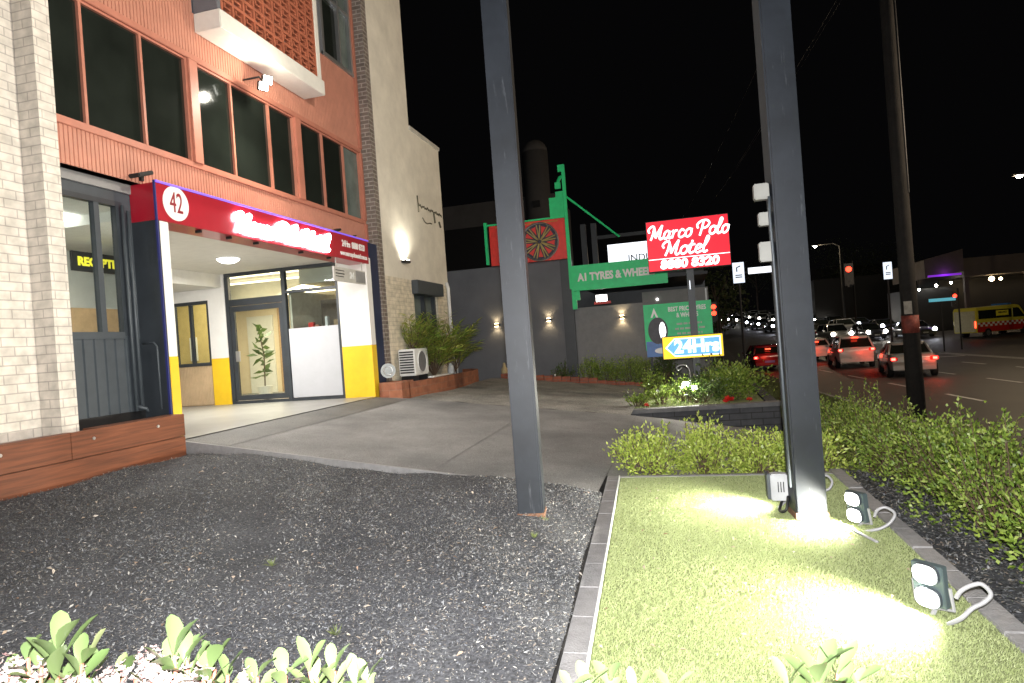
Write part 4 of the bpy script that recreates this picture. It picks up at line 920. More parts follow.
hawthorn('leaf tips poking up at the bottom edge before the paver edging', (-.18, 1.05, .3), [((-.159, 1.126, 0.899), 8, 0.049), ((-.193, 1.117, 0.894), 8, 0.049), ((-.11, 1.13, 0.884), 7, 0.044), ((-.23, 1.12, 0.884), 8, 0.049), ((-.05, 1.15, 0.882), 7, 0.044)], [], 4)
hawthorn('pale leafy shoots at the bottom edge before the turf', (.2, 1.15, .3), [((.186, 1.215, 0.886), 10, 0.078), ((.224, 1.225, 0.882), 9, 0.060), ((.14, 1.21, 0.864), 8, 0.055), ((.26, 1.24, 0.864), 8, 0.055)], [], 5)
# overhead wires
for k, (dz, dx) in enumerate(((12.15, -.9), (12.15, .9), (11.2, .1))):
    pts = []
    for i_ in range(13):
        u = i_ / 12; pts.append((5.45 + dx + (-4.5) * u, 18.4 + 62 * u, dz + 1.0 * u - 1.6 * 4 * u * (1 - u) * .5))
    tag(MB().tube(pts, .014, 4).build('overhead_wire', M['darkmetal']), ('left', 'right', 'lower')[k] + ' overhead wire running up the street from the timber pole', 'wire')

# ------------------------------------------------------------ tyre shop
ts = thing('tyre_shop', 'slate grey tyre shop with bright green framing and open lit bay', 'building', (-3, 19, .1))
MB().box(-9, -3.25, 19, 19.25, -.2, 3.8).build('wall', M['tyre_wall'], ts)
MB().box(-3.25, -2.93, 18.9, 19.25, -.2, 3.78).build('pilaster', M['steel'], ts)
MB().box(-2.93, -.6, 19, 19.2, -.5, 2.34).build('front_wall', mat('mid_grey_render', (.21, .21, .215), .8, var=.1, bump=.2), ts)
MB().box(-9, -8.8, 19.25, 30, -.2, 3.7).build('side_wall', M['tyre_wall'], ts)
MB().box(-9, 1.0, 24, 24.2, -.2, 3.6).build('rear_wall', M['greysteel'], ts)
MB().box(-2.9, .9, 19.3, 24, 3.02, 3.1).build('bay_ceiling', M['darkmetal'], ts)
MB().box(-2.95, -2.82, 18.85, 18.95, 2.3, 2.95).build('green_column', M['green'], ts)
MB().box(-2.99, -2.90, 18.8, 18.9, 2.9, 6.35).build('green_mast', M['green'], ts)
stp = MB().box(-3.42, -3.0, 18.83, 18.89, 5.05, 5.62).box(-3.22, -3.0, 18.83, 18.89, 5.621, 5.78).box(-3.22, -3.05, 18.83, 18.89, 5.86, 6.05).box(-3.1, -2.9, 18.82, 18.9, 6.351, 6.55)
stp.tube([(-3.12, 18.86, 6.05), (-3.06, 18.86, 6.18), (-3.0, 18.86, 6.2)], .05, 6)
stp.build('stepped_finial', M['green'], ts)
MB().tube([(-2.9, 18.9, 5.6), (-1.5, 19.4, 4.35)], .03, 6).build('stay', M['green'], ts)
MB().box(-5.46, -5.38, 18.8, 18.9, 3.85, 5.12).box(-5.38, -3.0, 18.8, 18.86, 5.0, 5.05).build('green_frame', M['green'], ts)
gb = MB().box(-2.9, -.2, 18.7, 18.8, 2.82, 3.55); gb.box(-2.8, -2.7, 18.72, 18.8, 2.55, 2.82); gb.build('green_fascia', M['green'], ts, bevel=.01)
MB().box(-2.4, -1.9, 19.5, 19.6, 2.42, 2.5).build('bay_shelf', M['redpanel'], ts)
MB().box(-2.38, -2.05, 19.9, 19.95, 2.48, 2.72).build('bay_lamp', M['E_ceil'], ts)
a1 = tag(text('shop_lettering', 'A1 TYRES & WHEELS', .30, M_face_my(-1.62, 18.695, 3.19), M['redwhite'], None, bold=.014, sx=.80), 'white lettering A1 TYRES & WHEELS on the green fascia', 'sign')
wp = thing('wheel_board', 'red board with a painted alloy wheel above the slate wall', 'sign', (-4, 18.8, 3.8))
MB().box(-5.3, -3.0, 18.80, 18.85, 3.8, 4.99).build('board', M['redpanel'], wp)
wc = Vector((-3.78, 18.79, 4.37))
MB().tube([wc + Vector((.55 * math.cos(q * math.pi / 18), 0, .55 * math.sin(q * math.pi / 18))) for q in range(36)], .028, 6, close=True).build('wheel_rim', M['alu'], wp)
MB().disc(wc + Vector((0, .005, 0)), (0, 1, 0), .53, .004, 36).build('wheel_dark', mat('dark_wheel', (.02, .022, .05), .5), wp)
spk = MB()
for k in range(9):
    q = k * 2 * math.pi / 9 + .2
    for dq in (-.10, .10):
        spk.tube([wc + Vector((.06 * math.cos(q), -.006, .06 * math.sin(q))), wc + Vector((.5 * math.cos(q + dq), -.006, .5 * math.sin(q + dq)))], .02, 5)
spk.build('wheel_spokes', mat('gold_spoke', (.42, .33, .12), .5), wp)
gap = MB()
for k in range(9):
    q = (k + .5) * 2 * math.pi / 9 + .2
    gap.extr([wc + Vector((.2 * math.cos(q), 0, .2 * math.sin(q))), wc + Vector((.46 * math.cos(q - .16), 0, .46 * math.sin(q - .16))), wc + Vector((.46 * math.cos(q + .16), 0, .46 * math.sin(q + .16)))], (0, -.004, 0))
gap.build('wheel_gaps', M['redpanel'], wp)
MB().box(-5.1, -3.2, 18.795, 18.80, 4.91, 4.945).build('slogan_line', mat('orange_line', (.6, .2, .03), .5), wp)
# wall sconces up/down
SC = [(-5.32, 2.03, 'left up and down wall light on the slate wall'), (-3.71, 2.06, 'up and down wall light right of the steel post on the slate wall'), (-1.56, 1.97, 'up and down wall light on the paler front wall')]
for x, z, l in SC:
    t = thing('wall_light', l, 'lamp', (x, 19, z))
    MB().box(x - .07, x + .07, 18.86, 18.998, z - .035, z + .035).build('lamp_body', M['darkmetal'], t)
    MB().box(x - .05, x + .05, 18.88, 18.98, z + .036, z + .05).box(x - .05, x + .05, 18.88, 18.98, z - .05, z - .036).build('lamp_face', M['E_warm'], t)
# lit INDU sign behind, billboard
sn = thing('lit_box_sign', 'white lit box sign reading INDU behind the red motel sign', 'sign', (-1.4, 23, 4))
MB().box(-2.22, -.55, 23, 23.25, 3.86, 4.63).build('lit_face', M['E_white'], sn)
text('lettering', 'INDU', .34, M_face_my(-1.12, 22.99, 4.08), M['steel'], sn, bold=.004)
MB().box(-1.5, -1.4, 23.05, 23.15, 3.1, 3.86).build('bracket', M['darkmetal'], sn)
sh = thing('metal_shed', 'plain grey panel shed behind the green billboard', 'shed', (0, 19.5, 0))
MB().box(-.98, .88, 19.5, 22, -.8, 2.66).build('wall', M['grey_wall'], sh)
MB().box(.80, .84, 19.46, 19.5, 2.0, 2.62).build('white_edge', M['whitepl'], sh); MB().disc((-.55, 19.49, 2.42), (0, -1, 0), .035, .02, 10).build('small_lamp', M['E_ceil'], sh)
bb = thing('billboard', 'green billboard with a tyre picture and best price lettering', 'billboard', (0, 18, 1))
MB().box(-.90, .87, 18, 18.06, .98, 2.22).build('board', M['green'], bb)
MB().box(-.88, -.2, 17.99, 17.999, .80, 1.22).build('blue_strip', M['blue'], bb)
for x in (-.8, .75): MB().box(x, x + .06, 18.07, 18.12, -.9, 2.15).build('leg', M['darkmetal'], bb)
tyc = Vector((-.55, 17.985, 1.5))
def ell(c, rx, rz, n=28): return [c + Vector((rx * math.cos(q * 2 * math.pi / n), 0, rz * math.sin(q * 2 * math.pi / n))) for q in range(n)]
MB().extr(ell(tyc, .26, .36), (0, .01, 0)).build('tyre_picture', mat('printed_tyre', (.10, .10, .12), .6), bb)
MB().extr(ell(tyc + Vector((.12, -.004, 0)), .09, .23), (0, .003, 0)).build('rim_picture', M['alu'], bb)
MB().extr([(-.72, 17.985, 1.86), (-.62, 17.985, 2.12), (-.52, 17.985, 1.86), (-.57, 17.985, 1.86), (-.62, 17.985, 1.98), (-.67, 17.985, 1.86)], (0, .01, 0)).build('triangle_logo', M['redwhite'], bb)
MB().extr(ell(Vector((-.45, 17.98, .96)), .22, .08), (0, .008, 0)).build('printed_badge', M['redwhite'], bb)
text('lettering', 'BEST PRICE TYRES\n& WHEELS', .17, M_face_my(.24, 17.994, 1.96), M['redwhite'], bb, bold=.004, sx=.72)
ln = MB()
for k, (x0, x1) in enumerate(((-.05, .6), (-.1, .68), (-.05, .6), (0, .5))):
    z = 1.62 - k * .13; x = x0
    while x < x1:
        w = .05 + .05 * ((k * 7 + int(x * 31)) % 3); ln.box(x, min(x + w, x1), 17.99, 17.998, z, z + .05); x += w + .03
ln.build('small_text_lines', mat('faded_text', (.45, .55, .45), .5), bb)
for i, (x, z, w) in enumerate(((-.28, 1.62, .035), (.02, 1.60, .06), (.42, 1.75, .05))):
    pass
# factory silhouettes behind
fc = thing('factory_block', 'dim grey factory parapet behind the tyre shop against the night sky', 'building', (-10, 40, 0))
MB().box(-15, -6.9, 40, 46, -.5, 9.0).build('lower_wall', M['black'], fc)
MB().box(-15, -6.9, 39.9, 46, 9.0, 10.5).build('parapet', M['skyline'], fc)
so = thing('silo', 'tall round topped grey silo behind the red wheel board', 'silo', (-7.6, 38, 0))
MB().tube([(-7.55, 38, 0), (-7.55, 38, 12.6)], .76, 24).dome((-7.55, 38, 12.6), .76, .75, 24, 6, False).build('drum', M['skyline'], so, smooth=True)
MB().box(-7.75, -7.3, 37.2, 37.3, 9.2, 9.6).build('hatch', M['black'], so)
tb_ = thing('dark_shed_roof', 'dark steel frame and roof right of the green mast', 'building', (-1.5, 28, 0))
MB().box(-3.2, 1.0, 28, 34, 5.6, 5.75).build('roof_edge', M['steel'], tb_)
for x in (-3.3, -2.9): MB().box(x - .1, x + .1, 25, 25.2, -.5, 5.8).build('column', M['steel'], tb_)

# ------------------------------------------------------------ second garden island + motel sign
isl = thing('block_retaining_wall', 'low charcoal block wall with pale cap round the sign garden', 'wall', (0, 12.7, -.4))
p0 = Vector((-1.14, 12.62)); p1 = Vector((1.72, 12.95))
MB().prism([(p0.x, p0.y), (p1.x, p1.y), (p1.x, p1.y + .2), (p0.x, p0.y + .2)], -.8, -.06).build('block_face', M['block'], isl)
MB().prism([(p0.x - .02, p0.y - .03), (p1.x + .03, p1.y - .03), (p1.x + .03, p1.y + .23), (p0.x - .02, p0.y + .23)], -.058, .02).build('cap', M['cap'], isl, bevel=.008)
MB().prism([(p1.x - .2, p1.y + .2), (p1.x, p1.y + .2), (p1.x + .1, 18), (p1.x - .1, 18)], -.9, -.0).build('side_wall', M['block'], isl)
MB().prism([(-1.16, 12.8), (-1.04, 12.8), (-1.44, 18), (-1.56, 18)], -.5, .02).build('edge_kerb', M['curb'], isl, bevel=.006)
tag(MB().prism([(-1.04, 12.84), (1.5, 13.1), (1.6, 18), (-1.44, 18)], -.6, -.02).build('sign_garden_base', M['turfbase']), kind='structure')
n = 16000; y = NR.uniform(12.9, 17.9, n); x = NR.uniform(-1.4, .8, n); x = np.maximum(x, -1.03 - (y - 12.8) * .077)
P = np.stack([x, y, np.full(n, -.02)], 1); D = NR.normal(size=(n, 3)) * .5; D[:, 2] = 1; D = unit(D)
tag(leaf_mesh('sign_garden_turf', P, D, side_of(D), NR.uniform(.03, .06, n), NR.uniform(.012, .02, n), M['turf'], kind='tri'), 'bright turf of the small garden under the motel sign', 'turf', kind='stuff')
shrub('large leafy bush at the right of the sign garden', 0.98, 14.3, .60, .6, 0, .58, 3000, 'boxleaf', 71, 'garden_bush', 'bush', None, .075)
shrub('pale long leaved bush just right of the motel sign pole', .62, 14.8, .4, .4, 0, .5, 600, 'hawleaf', 72, 'garden_bush', 'bush', None, .11)
shrub('thin dark shrub left of the motel sign pole', -.45, 13.5, .3, .25, 0, .34, 200, 'boxleaf', 73, 'garden_bush', 'bush', None, .06)
shrub('wispy shrub at the front left of the sign garden', -.9, 13.3, .24, .2, 0, .24, 120, 'boxleaf', 74, 'garden_bush', 'bush', None, .05)
shrub('airy shrub beside the two small flood lights', .0, 13.9, .35, .3, 0, .42, 260, 'boxleaf', 75, 'garden_bush', 'bush', None, .06)
shrub('dark bush low behind the two small flood lights', .3, 13.5, .45, .3, 0, .42, 800, 'darkleaf', 76, 'garden_bush', 'bush', None, .06)
shrub('tall pale spiky shrub at the back left of the sign garden', -.65, 15.2, .3, .25, 0, .5, 420, 'boxleaf', 77, 'garden_bush', 'bush', None, .06)
for x, y, s, l in ((-.72, 12.95, .05, 'leftmost red flower at the wall cap of the sign garden'), (.83, 13.05, .10, 'largest red flower clump on the wall cap below the bush'), (1.2, 13.1, .055, 'rightmost small red flower on the wall cap')):
    t = thing('red_flower', l, 'flower', (x, y, .02)); n = 40
    D = rand_dirs(n, .1); P = np.tile([x, y, .05], (n, 1)) + D * s * .3
    leaf_mesh('petals', P, D, side_of(D), np.full(n, s), np.full(n, s * .45), M['redpetal'], t); MB().tube([(x, y, -.02), (x, y, .06)], .008, 5).build('stem', M['stem'], t)
for i, (x, r_) in enumerate(((-2.5, .33), (-2.0, .36), (-1.45, .34), (-.95, .36), (-.45, .34))):
    shrub(('leftmost', 'second', 'middle', 'fourth', 'rightmost')[i] + ' clipped dark green shrub of the row before the tyre shop wall', x, 18.3, r_, .3, -.05, .86 - .06 * (i % 2), 1500, 'darkleaf' if i > 3 else 'boxleaf', 80 + i, 'row_shrub', 'shrub', 'shrubs in front of the tyre shop', .05, spiky=.1)
shrub('dark scraggly bush against the pilaster of the tyre shop', -3.3, 18.4, .35, .25, 0, .75, 380, 'darkleaf', 90, 'scraggly_bush', 'bush', None, .06)
be = MB()
for i in range(16): be.box(-5.0 + i * .25, -4.76 + i * .25, 17.86, 17.98, hd(-5 + i * .25) - .1, hd(-5 + i * .25) + .12 - .05 * (i > 10))
tag(be.build('garden_edge_bricks', M['red_brick'], bevel=.01), 'row of low red edging bricks before the tyre shop garden', 'edging')
tag(MB().prism([(-5.6, 17.98), (-.7, 17.98), (-.7, 19), (-5.6, 19)], -.3, .06).build('garden_soil', M['soil']), 'dark soil below the tyre shop wall', kind='stuff')
st = thing('garden_statue', 'small pale garden statue against the slate wall', 'statue', (-5.0, 18.3, .3))
MB().tube([(-5.0, 18.3, .3), (-5.0, 18.3, .42), (-5.0, 18.3, .44), (-5.0, 18.3, .62), (-5.0, 18.3, .72), (-5.0, 18.3, .78), (-5.0, 18.3, .9)], [.11, .11, .07, .1, .09, .05, .03], 10).build('figure', mat('sandstone', (.45, .36, .2), .9, var=.2), st, smooth=True)
bx = MB().box(-4.15, -3.85, 18.2, 18.45, .1, .45)
tag(bx.build('stone_pot', mat('terracotta_pot', (.40, .24, .12), .9, var=.2), bevel=.04), 'squat tan stone pot in the garden right of the steel post', 'pot')
tag(MB().tube([(-3.45, 17.95, .1), (-3.45, 17.95, .42), (-3.45, 17.95, .5)], [.012, .012, .03], 6).build('garden_stake', M['whitepl']), 'thin white stake in the garden before the tyre shop', 'stake')

ps = thing('motel_sign', 'tall red lit Marco Polo Motel sign on a slim dark pole', 'sign', (.34, 15.5, 0))
MB().box(.26, .42, 15.55, 15.71, -.3, 2.86).build('pole', M['steel'], ps, bevel=.006)
MB().box(-.58, 1.25, 15.44, 15.74, 2.86, 4.03).build('sign_box', M['darkmetal'], ps)
MB().box(-.565, 1.235, 15.432, 15.44, 2.875, 4.015).build('sign_face', M['E_sign'], ps)
script_text('lettering', 'Marco Polo', .32, M_face_my(.37, 15.43, 3.76), M['E_signw'], ps, r=.075, slant=.18, sx=1.08)
script_text('lettering', 'Motel', .33, M_face_my(.28, 15.43, 3.38), M['E_signw'], ps, r=.075, slant=.18, sx=1.2)
MB().box(-.56, 1.23, 15.425, 15.431, 3.135, 3.15).build('rule', M['E_signw'], ps)
text('phone_number', '8880 8320', .27, M_face_my(.335, 15.428, 3.0), M['E_signw'], ps, bold=.012, shear=.12, sx=1.12)
MB().box(.31, .325, 15.53, 15.549, 2.4, 2.6).build('pole_tag', M['E_white'], ps)
ar = thing('arrow_sign', 'yellow and blue 24Hrs arrow sign pointing left below the red motel sign', 'sign', (.34, 15.4, 1))
MB().box(-.40, .95, 15.36, 15.53, .82, 1.35).build('sign_box', M['darkmetal'], ar)
MB().box(-.385, .935, 15.352, 15.36, .835, 1.335).build('sign_face', M['E_arrow_y'], ar)
def arrow(s, y, z0=1.085): # big arrow body with head to the left
    return [(-.30 - .02 * s, y, z0), (-.12, y, z0 + .17 + .03 * s), (-.12 + .0, y, z0 + .165 + .03 * s), (.86 + .03 * s, y, z0 + .165 + .03 * s), (.86 + .03 * s, y, z0 - .165 - .03 * s), (-.12, y, z0 - .165 - .03 * s), (-.12, y, z0 - .17 - .03 * s)]
MB().extr([(-.335, 15.350, 1.085), (-.125, 15.350, 1.295), (.89, 15.350, 1.295), (.89, 15.350, .875), (-.125, 15.350, .875)], (0, .0015, 0)).build('arrow_outline', M['E_arrow_w'], ar)
MB().extr([(-.30, 15.347, 1.085), (-.12, 15.347, 1.27), (.865, 15.347, 1.27), (.865, 15.347, .90), (-.12, 15.347, .90)], (0, .0015, 0)).build('arrow', M['E_arrow_b'], ar)
text('lettering', '24Hrs', .40, M_face_my(.36, 15.343, 1.085), M['E_arrow_w'], ar, bold=.016, sx=.98)
for x, z, yw, l in ((.06, .36, R(190), 'left one of two small flood lights glowing in the sign garden'), (.20, .28, R(176), 'right lower one of two small flood lights glowing in the sign garden')):
    t = thing('garden_flood_light', l, 'flood light', (x, 13.7, 0))
    B = Matrix.Translation((x, 13.75, z)) @ Matrix.Rotation(-.25 if x < .1 else .1, 4, 'Z') @ Matrix.Rotation(R(62), 4, 'X')
    lb = MB().xbox(B, .17, .10, .05).build('lamp_body', M['greysteel'], t, bevel=.005)
    MB().xbox(B @ Matrix.Translation((0, 0, .028)), .14, .08, .006).build('lamp_face', M['E_flood'], lb)
    MB().tube([(x, 13.78, z), (x, 13.8, -.02)], .012, 6).build('stem', M['cable'], t)
loop_cable([(.16, 13.6, .3), (.15, 13.82, .62), (.10, 13.84, .74), (-.02, 13.84, .76), (-.10, 13.84, .72), (-.08, 13.84, .66), (-.02, 13.84, .68), (.0, 13.84, .72)], 'pale bent conduit rising over the two small flood lights')

# ------------------------------------------------------------ street furniture
up = thing('utility_pole', 'weathered timber utility pole on the verge with notices wrapped round it', 'pole', (5.59, 18.42, -1.2))
# pole stands on the nature strip
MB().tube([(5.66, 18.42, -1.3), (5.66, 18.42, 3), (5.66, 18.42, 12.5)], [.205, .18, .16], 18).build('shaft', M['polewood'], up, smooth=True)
MB().box(5.48, 5.66, 18.215, 18.23, 1.46, 1.78).build('pale_notice', mat('pale_notice', (.34, .32, .28), .7, var=.3), up)
MB().tube([(5.66, 18.42, .98), (5.66, 18.42, 1.42)], .197, 18).build('red_wrap', mat('faded_red_wrap', (.22, .05, .035), .7, var=.5, scale=12), up, smooth=True)
MB().tube([(5.80, 18.3, 4.5), (5.80, 18.3, 10)], .02, 6).build('conduit', M['darkmetal'], up)
MB().box(4.4, 6.9, 18.36, 18.48, 12.0, 12.14).build('crossarm', M['polewood'], up)
def signal(x, y, z, hgt, lit, label, s=1.0, facing=0):
    t = thing('traffic_light', label, 'traffic light', (x, y, -1.2 + rise(y)))
    MB().tube([(x + .25, y + .1, -1.2 + rise(y)), (x + .25, y + .1, z + .5)], .05, 8).build('pole', M['tyre'], t)
    MB().box(x - .16 * s, x + .16 * s, y - .05, y + .12, z - .62 * s, z + .22 * s).build('housing', M['black'], t, bevel=.02)
    for k in range(3):
        zz = z - k * .29 * s
        MB().disc((x, y - .06, zz), (0, -1, 0), .105 * s, .02, 16).build('lens', M['E_red'] if k in lit else M['black'], t)
        MB().tube([(x, y - .055, zz + .12 * s), (x, y - .2, zz + .12 * s)], .015, 6).build('visor', M['black'], t)
signal(1.98, 38.5, 2.62, 3, (0, 1), 'traffic light with two red lenses beyond the green billboard', 1.25)
signal(10.1, 43, 4.35, 5, (0,), 'red traffic light high over the car queue left of the timber pole', 1.6)
signal(17.4, 48, 2.35, 4, (0,), 'small red traffic light behind the ambulance', 1.1)
def lit_sign(x0, x1, y, z0, z1, pole, m, label, arrow_=True, pz=None):
    t = thing('street_sign', label, 'sign', ((x0 + x1) / 2, y, -1.2))
    MB().box(x0, x1, y, y + .08, z0, z1).build('lit_face', M[m], t)
    if arrow_:
        cx_ = (x0 + x1) / 2; w = (x1 - x0)
        a_ = MB().tube([(cx_ - w * .15, y - .01, z0 + (z1 - z0) * .55), (cx_ - w * .15, y - .01, z0 + (z1 - z0) * .75), (cx_ + w * .18, y - .01, z0 + (z1 - z0) * .82)], w * .06, 6)
        a_.box(x0 + w * .2, x1 - w * .2, y - .012, y - .001, z0 + (z1 - z0) * .25, z0 + (z1 - z0) * .3).box(x0 + w * .2, x1 - w * .2, y - .012, y - .001, z0 + (z1 - z0) * .35, z0 + (z1 - z0) * .4)
        a_.build('turn_arrow', M['black'], t)
    if pole: MB().tube([((x0 + x1) / 2, y + .14, -1.2), ((x0 + x1) / 2, y + .14, z1)], .05, 8).build('pole', M['darkmetal'], t)
    return t
lit_sign(2.62, 3.12, 32, 3.45, 4.4, True, 'E_street', 'white lit turn sign on a pole right of the motel sign')
sn2 = lit_sign(3.3, 4.35, 32, 3.82, 4.1, False, 'E_white', 'white lit street name box beside the turf post', False)
MB().tube([(3.12, 32.1, 3.9), (4.6, 32.1, 3.9), (4.6, 32.1, -1.2)], .04, 8).build('sign_arm', M['darkmetal'], sn2)
lit_sign(10.75, 11.15, 38.5, 3.35, 4.25, True, 'E_street', 'white lit turn sign just left of the timber utility pole')
lit_sign(15.6, 17.1, 47, 2.05, 2.25, False, 'E_teal', 'thin pale blue lit strip sign right of the timber utility pole', False)
tag(MB().tube([(16.3, 47.1, 2.1), (16.3, 47.1, -1.2)], .05, 8).build('sign_pole', M['darkmetal']), 'dark pole under the pale blue strip sign', 'pole')
LP_ = [(14.0, 17.0, 8.7, 'added street lamp over the near carriageway, unseen beyond the right edge'), (17.9, 40.0, 8.25, 'tall street lamp glowing at the right edge'), (13.6, 70, 8.7, 'distant street lamp glowing right of the turf post')]  # the first lamp is added out of view to brighten cars, road and walls
for x, y, z, l in LP_:
    t = thing('street_lamp', l, 'street lamp', (x + 2, y, -1.2))
    MB().tube([(x + 2.2, y, -1.2 + rise(y)), (x + 2.2, y, z - .2), (x + 1.6, y, z + .15), (x + .2, y, z + .1)], [.1, .07, .05, .04], 8).build('pole', M['tyre'], t)
    lh = MB().box(x - .3, x + .3, y - .14, y + .14, z + .02, z + .14).build('lamp_head', M['darkmetal'], t, bevel=.02)
    MB().dome((x, y, z + .02), .16, .13).build('lamp_face', M['E_lamp'], lh, smooth=True)

# ------------------------------------------------------------ cars
def car_meshes(kind):
    """returns dict of (mesh builder, material key); local frame: +y is the front, x sideways, origin on the ground at the centre."""
    S = dict(hatch=(4.2, 1.76, 1.46, .92, 'h'), sedan=(4.7, 1.8, 1.44, .93, 's'), suv=(4.55, 1.84, 1.68, 1.05, 'u'))[kind]
    Lc, Wc, Hc, Bz, ty = S; hw = Wc / 2; a = Lc / 2; out = {}
    # lower body lofted in sections along y
    deck = {'h': [(-a, .55, .86), (-a + .05, .35, .99), (-a + .35, .30, 1.0), (-a + .9, .24, .96), (0, .22, .95), (a - 1.35, .22, .93), (a - .5, .26, .84), (a - .12, .32, .74), (a, .45, .62)],
            's': [(-a, .50, .80), (-a + .05, .34, .95), (-a + .4, .28, .99), (-a + 1.1, .24, .98), (0, .22, .96), (a - 1.4, .22, .94), (a - .55, .26, .84), (a - .12, .32, .72), (a, .45, .6)],
            'u': [(-a, .55, .95), (-a + .05, .38, 1.08), (-a + .35, .32, 1.12), (-a + .9, .26, 1.10), (0, .24, 1.08), (a - 1.3, .24, 1.07), (a - .45, .28, 1.0), (a - .1, .36, .88), (a, .5, .7)]}[ty]
    V = []; F = []; m = 11
    for y, zb, zt in deck:
        e = 1 - .10 * (abs(y) / a) ** 6 - .03 * (abs(y) / a) ** 2; w = hw * e; zm = (zb + zt) * .52
        ring = [(-w * .86, zb), (-w * .97, zb + .06), (-w, zm - .08), (-w, zm + .06), (-w * .955, zt - .05), (-w * .80, zt), (w * .80, zt), (w * .955, zt - .05), (w, zm + .06), (w, zm - .08), (w * .97, zb + .06), (w * .86, zb)]
        V += [(x, y, z) for x, z in ring]
    nr = 12
    for i in range(len(deck) - 1):
        for k in range(nr): F.append((i * nr + k, i * nr + (k + 1) % nr, (i + 1) * nr + (k + 1) % nr, (i + 1) * nr + k))
    F += [tuple(range(nr)), tuple((len(deck) - 1) * nr + k for k in range(nr - 1, -1, -1))]
    out['body'] = (MB().add(V, F), 'paint')
    # greenhouse
    yr0, yr1, yf1, yf0 = {'h': (-a + .18, -a + .62, .35, 1.05), 's': (-a + .95, -a + 1.55, .45, 1.15), 'u': (-a + .10, -a + .42, .55, 1.2)}[ty]
    zb_ = Bz; zt_ = Hc
    V = [(-hw * .88, yr0, zb_), (hw * .88, yr0, zb_), (hw * .9, yf0, zb_), (-hw * .9, yf0, zb_), (-hw * .70, yr1, zt_ - .05), (hw * .70, yr1, zt_ - .05), (hw * .70, yf1, zt_ - .05), (-hw * .70, yf1, zt_ - .05)]
    out['windows'] = (MB().add(V, [(0, 3, 2, 1), (4, 5, 6, 7), (0, 1, 5, 4), (1, 2, 6, 5), (2, 3, 7, 6), (3, 0, 4, 7)]), 'darkglass')
    rf = MB(); ym = (yr1 + yf1) / 2
    for i in range(1):
        rows = [(yr1 - .10, .62, zt_ - .075), (yr1 + .05, .715, zt_ - .015), (ym, .72, zt_), (yf1 - .05, .70, zt_ - .02), (yf1 + .05, .66, zt_ - .055)]; b = []
        V = []; F = []
        for y, w, z in rows: V += [(-hw * w, y, z - .07), (-hw * w, y, z - .02), (-hw * w * .85, y, z), (hw * w * .85, y, z), (hw * w, y, z - .02), (hw * w, y, z - .07)]
        for i in range(len(rows) - 1):
            for k in range(6): F.append((6 * i + k, 6 * i + (k + 1) % 6, 6 * i + 6 + (k + 1) % 6, 6 * i + 6 + k))
        F += [tuple(range(6)), tuple(6 * (len(rows) - 1) + k for k in range(5, -1, -1))]
        rf.add(V, F)
    for sx in (-1, 1):
        rf.tube([(sx * hw * .885, yr0 + .02, zb_), (sx * hw * .71, yr1, zt_ - .05)], .045, 6); rf.tube([(sx * hw * .905, yf0 + .02, zb_), (sx * hw * .705, yf1, zt_ - .05)], .03, 6)
        rf.tube([(sx * hw * .905, -.15, zb_), (sx * hw * .715, -.15, zt_ - .04)], .028, 6)
    out['roof'] = (rf, 'paint')
    out['front_bumper'] = (MB().box(-hw * .85, hw * .85, a - .12, a + .03, .22, .42), 'paint'); bm_ = MB().box(-hw * .85, hw * .85, -a - .04, -a + .12, .32, .50); out['bumper'] = (bm_, 'paint')
    g = MB().box(-hw * .45, hw * .45, a - .03, a + .02, .48, .62); out['grille'] = (g, 'black')
    dl = MB()
    for sx in (-1, 1):
        for y in (-.15, .95): dl.box(sx * hw - .004, sx * hw + .004, y, y + .012, .35, Bz - .08)
        dl.xbox(Matrix.Translation((sx * (hw + .08), .78, Bz + .06)), .16, .1, .11)
    out['mirror'] = (dl, 'paint')
    return out, S
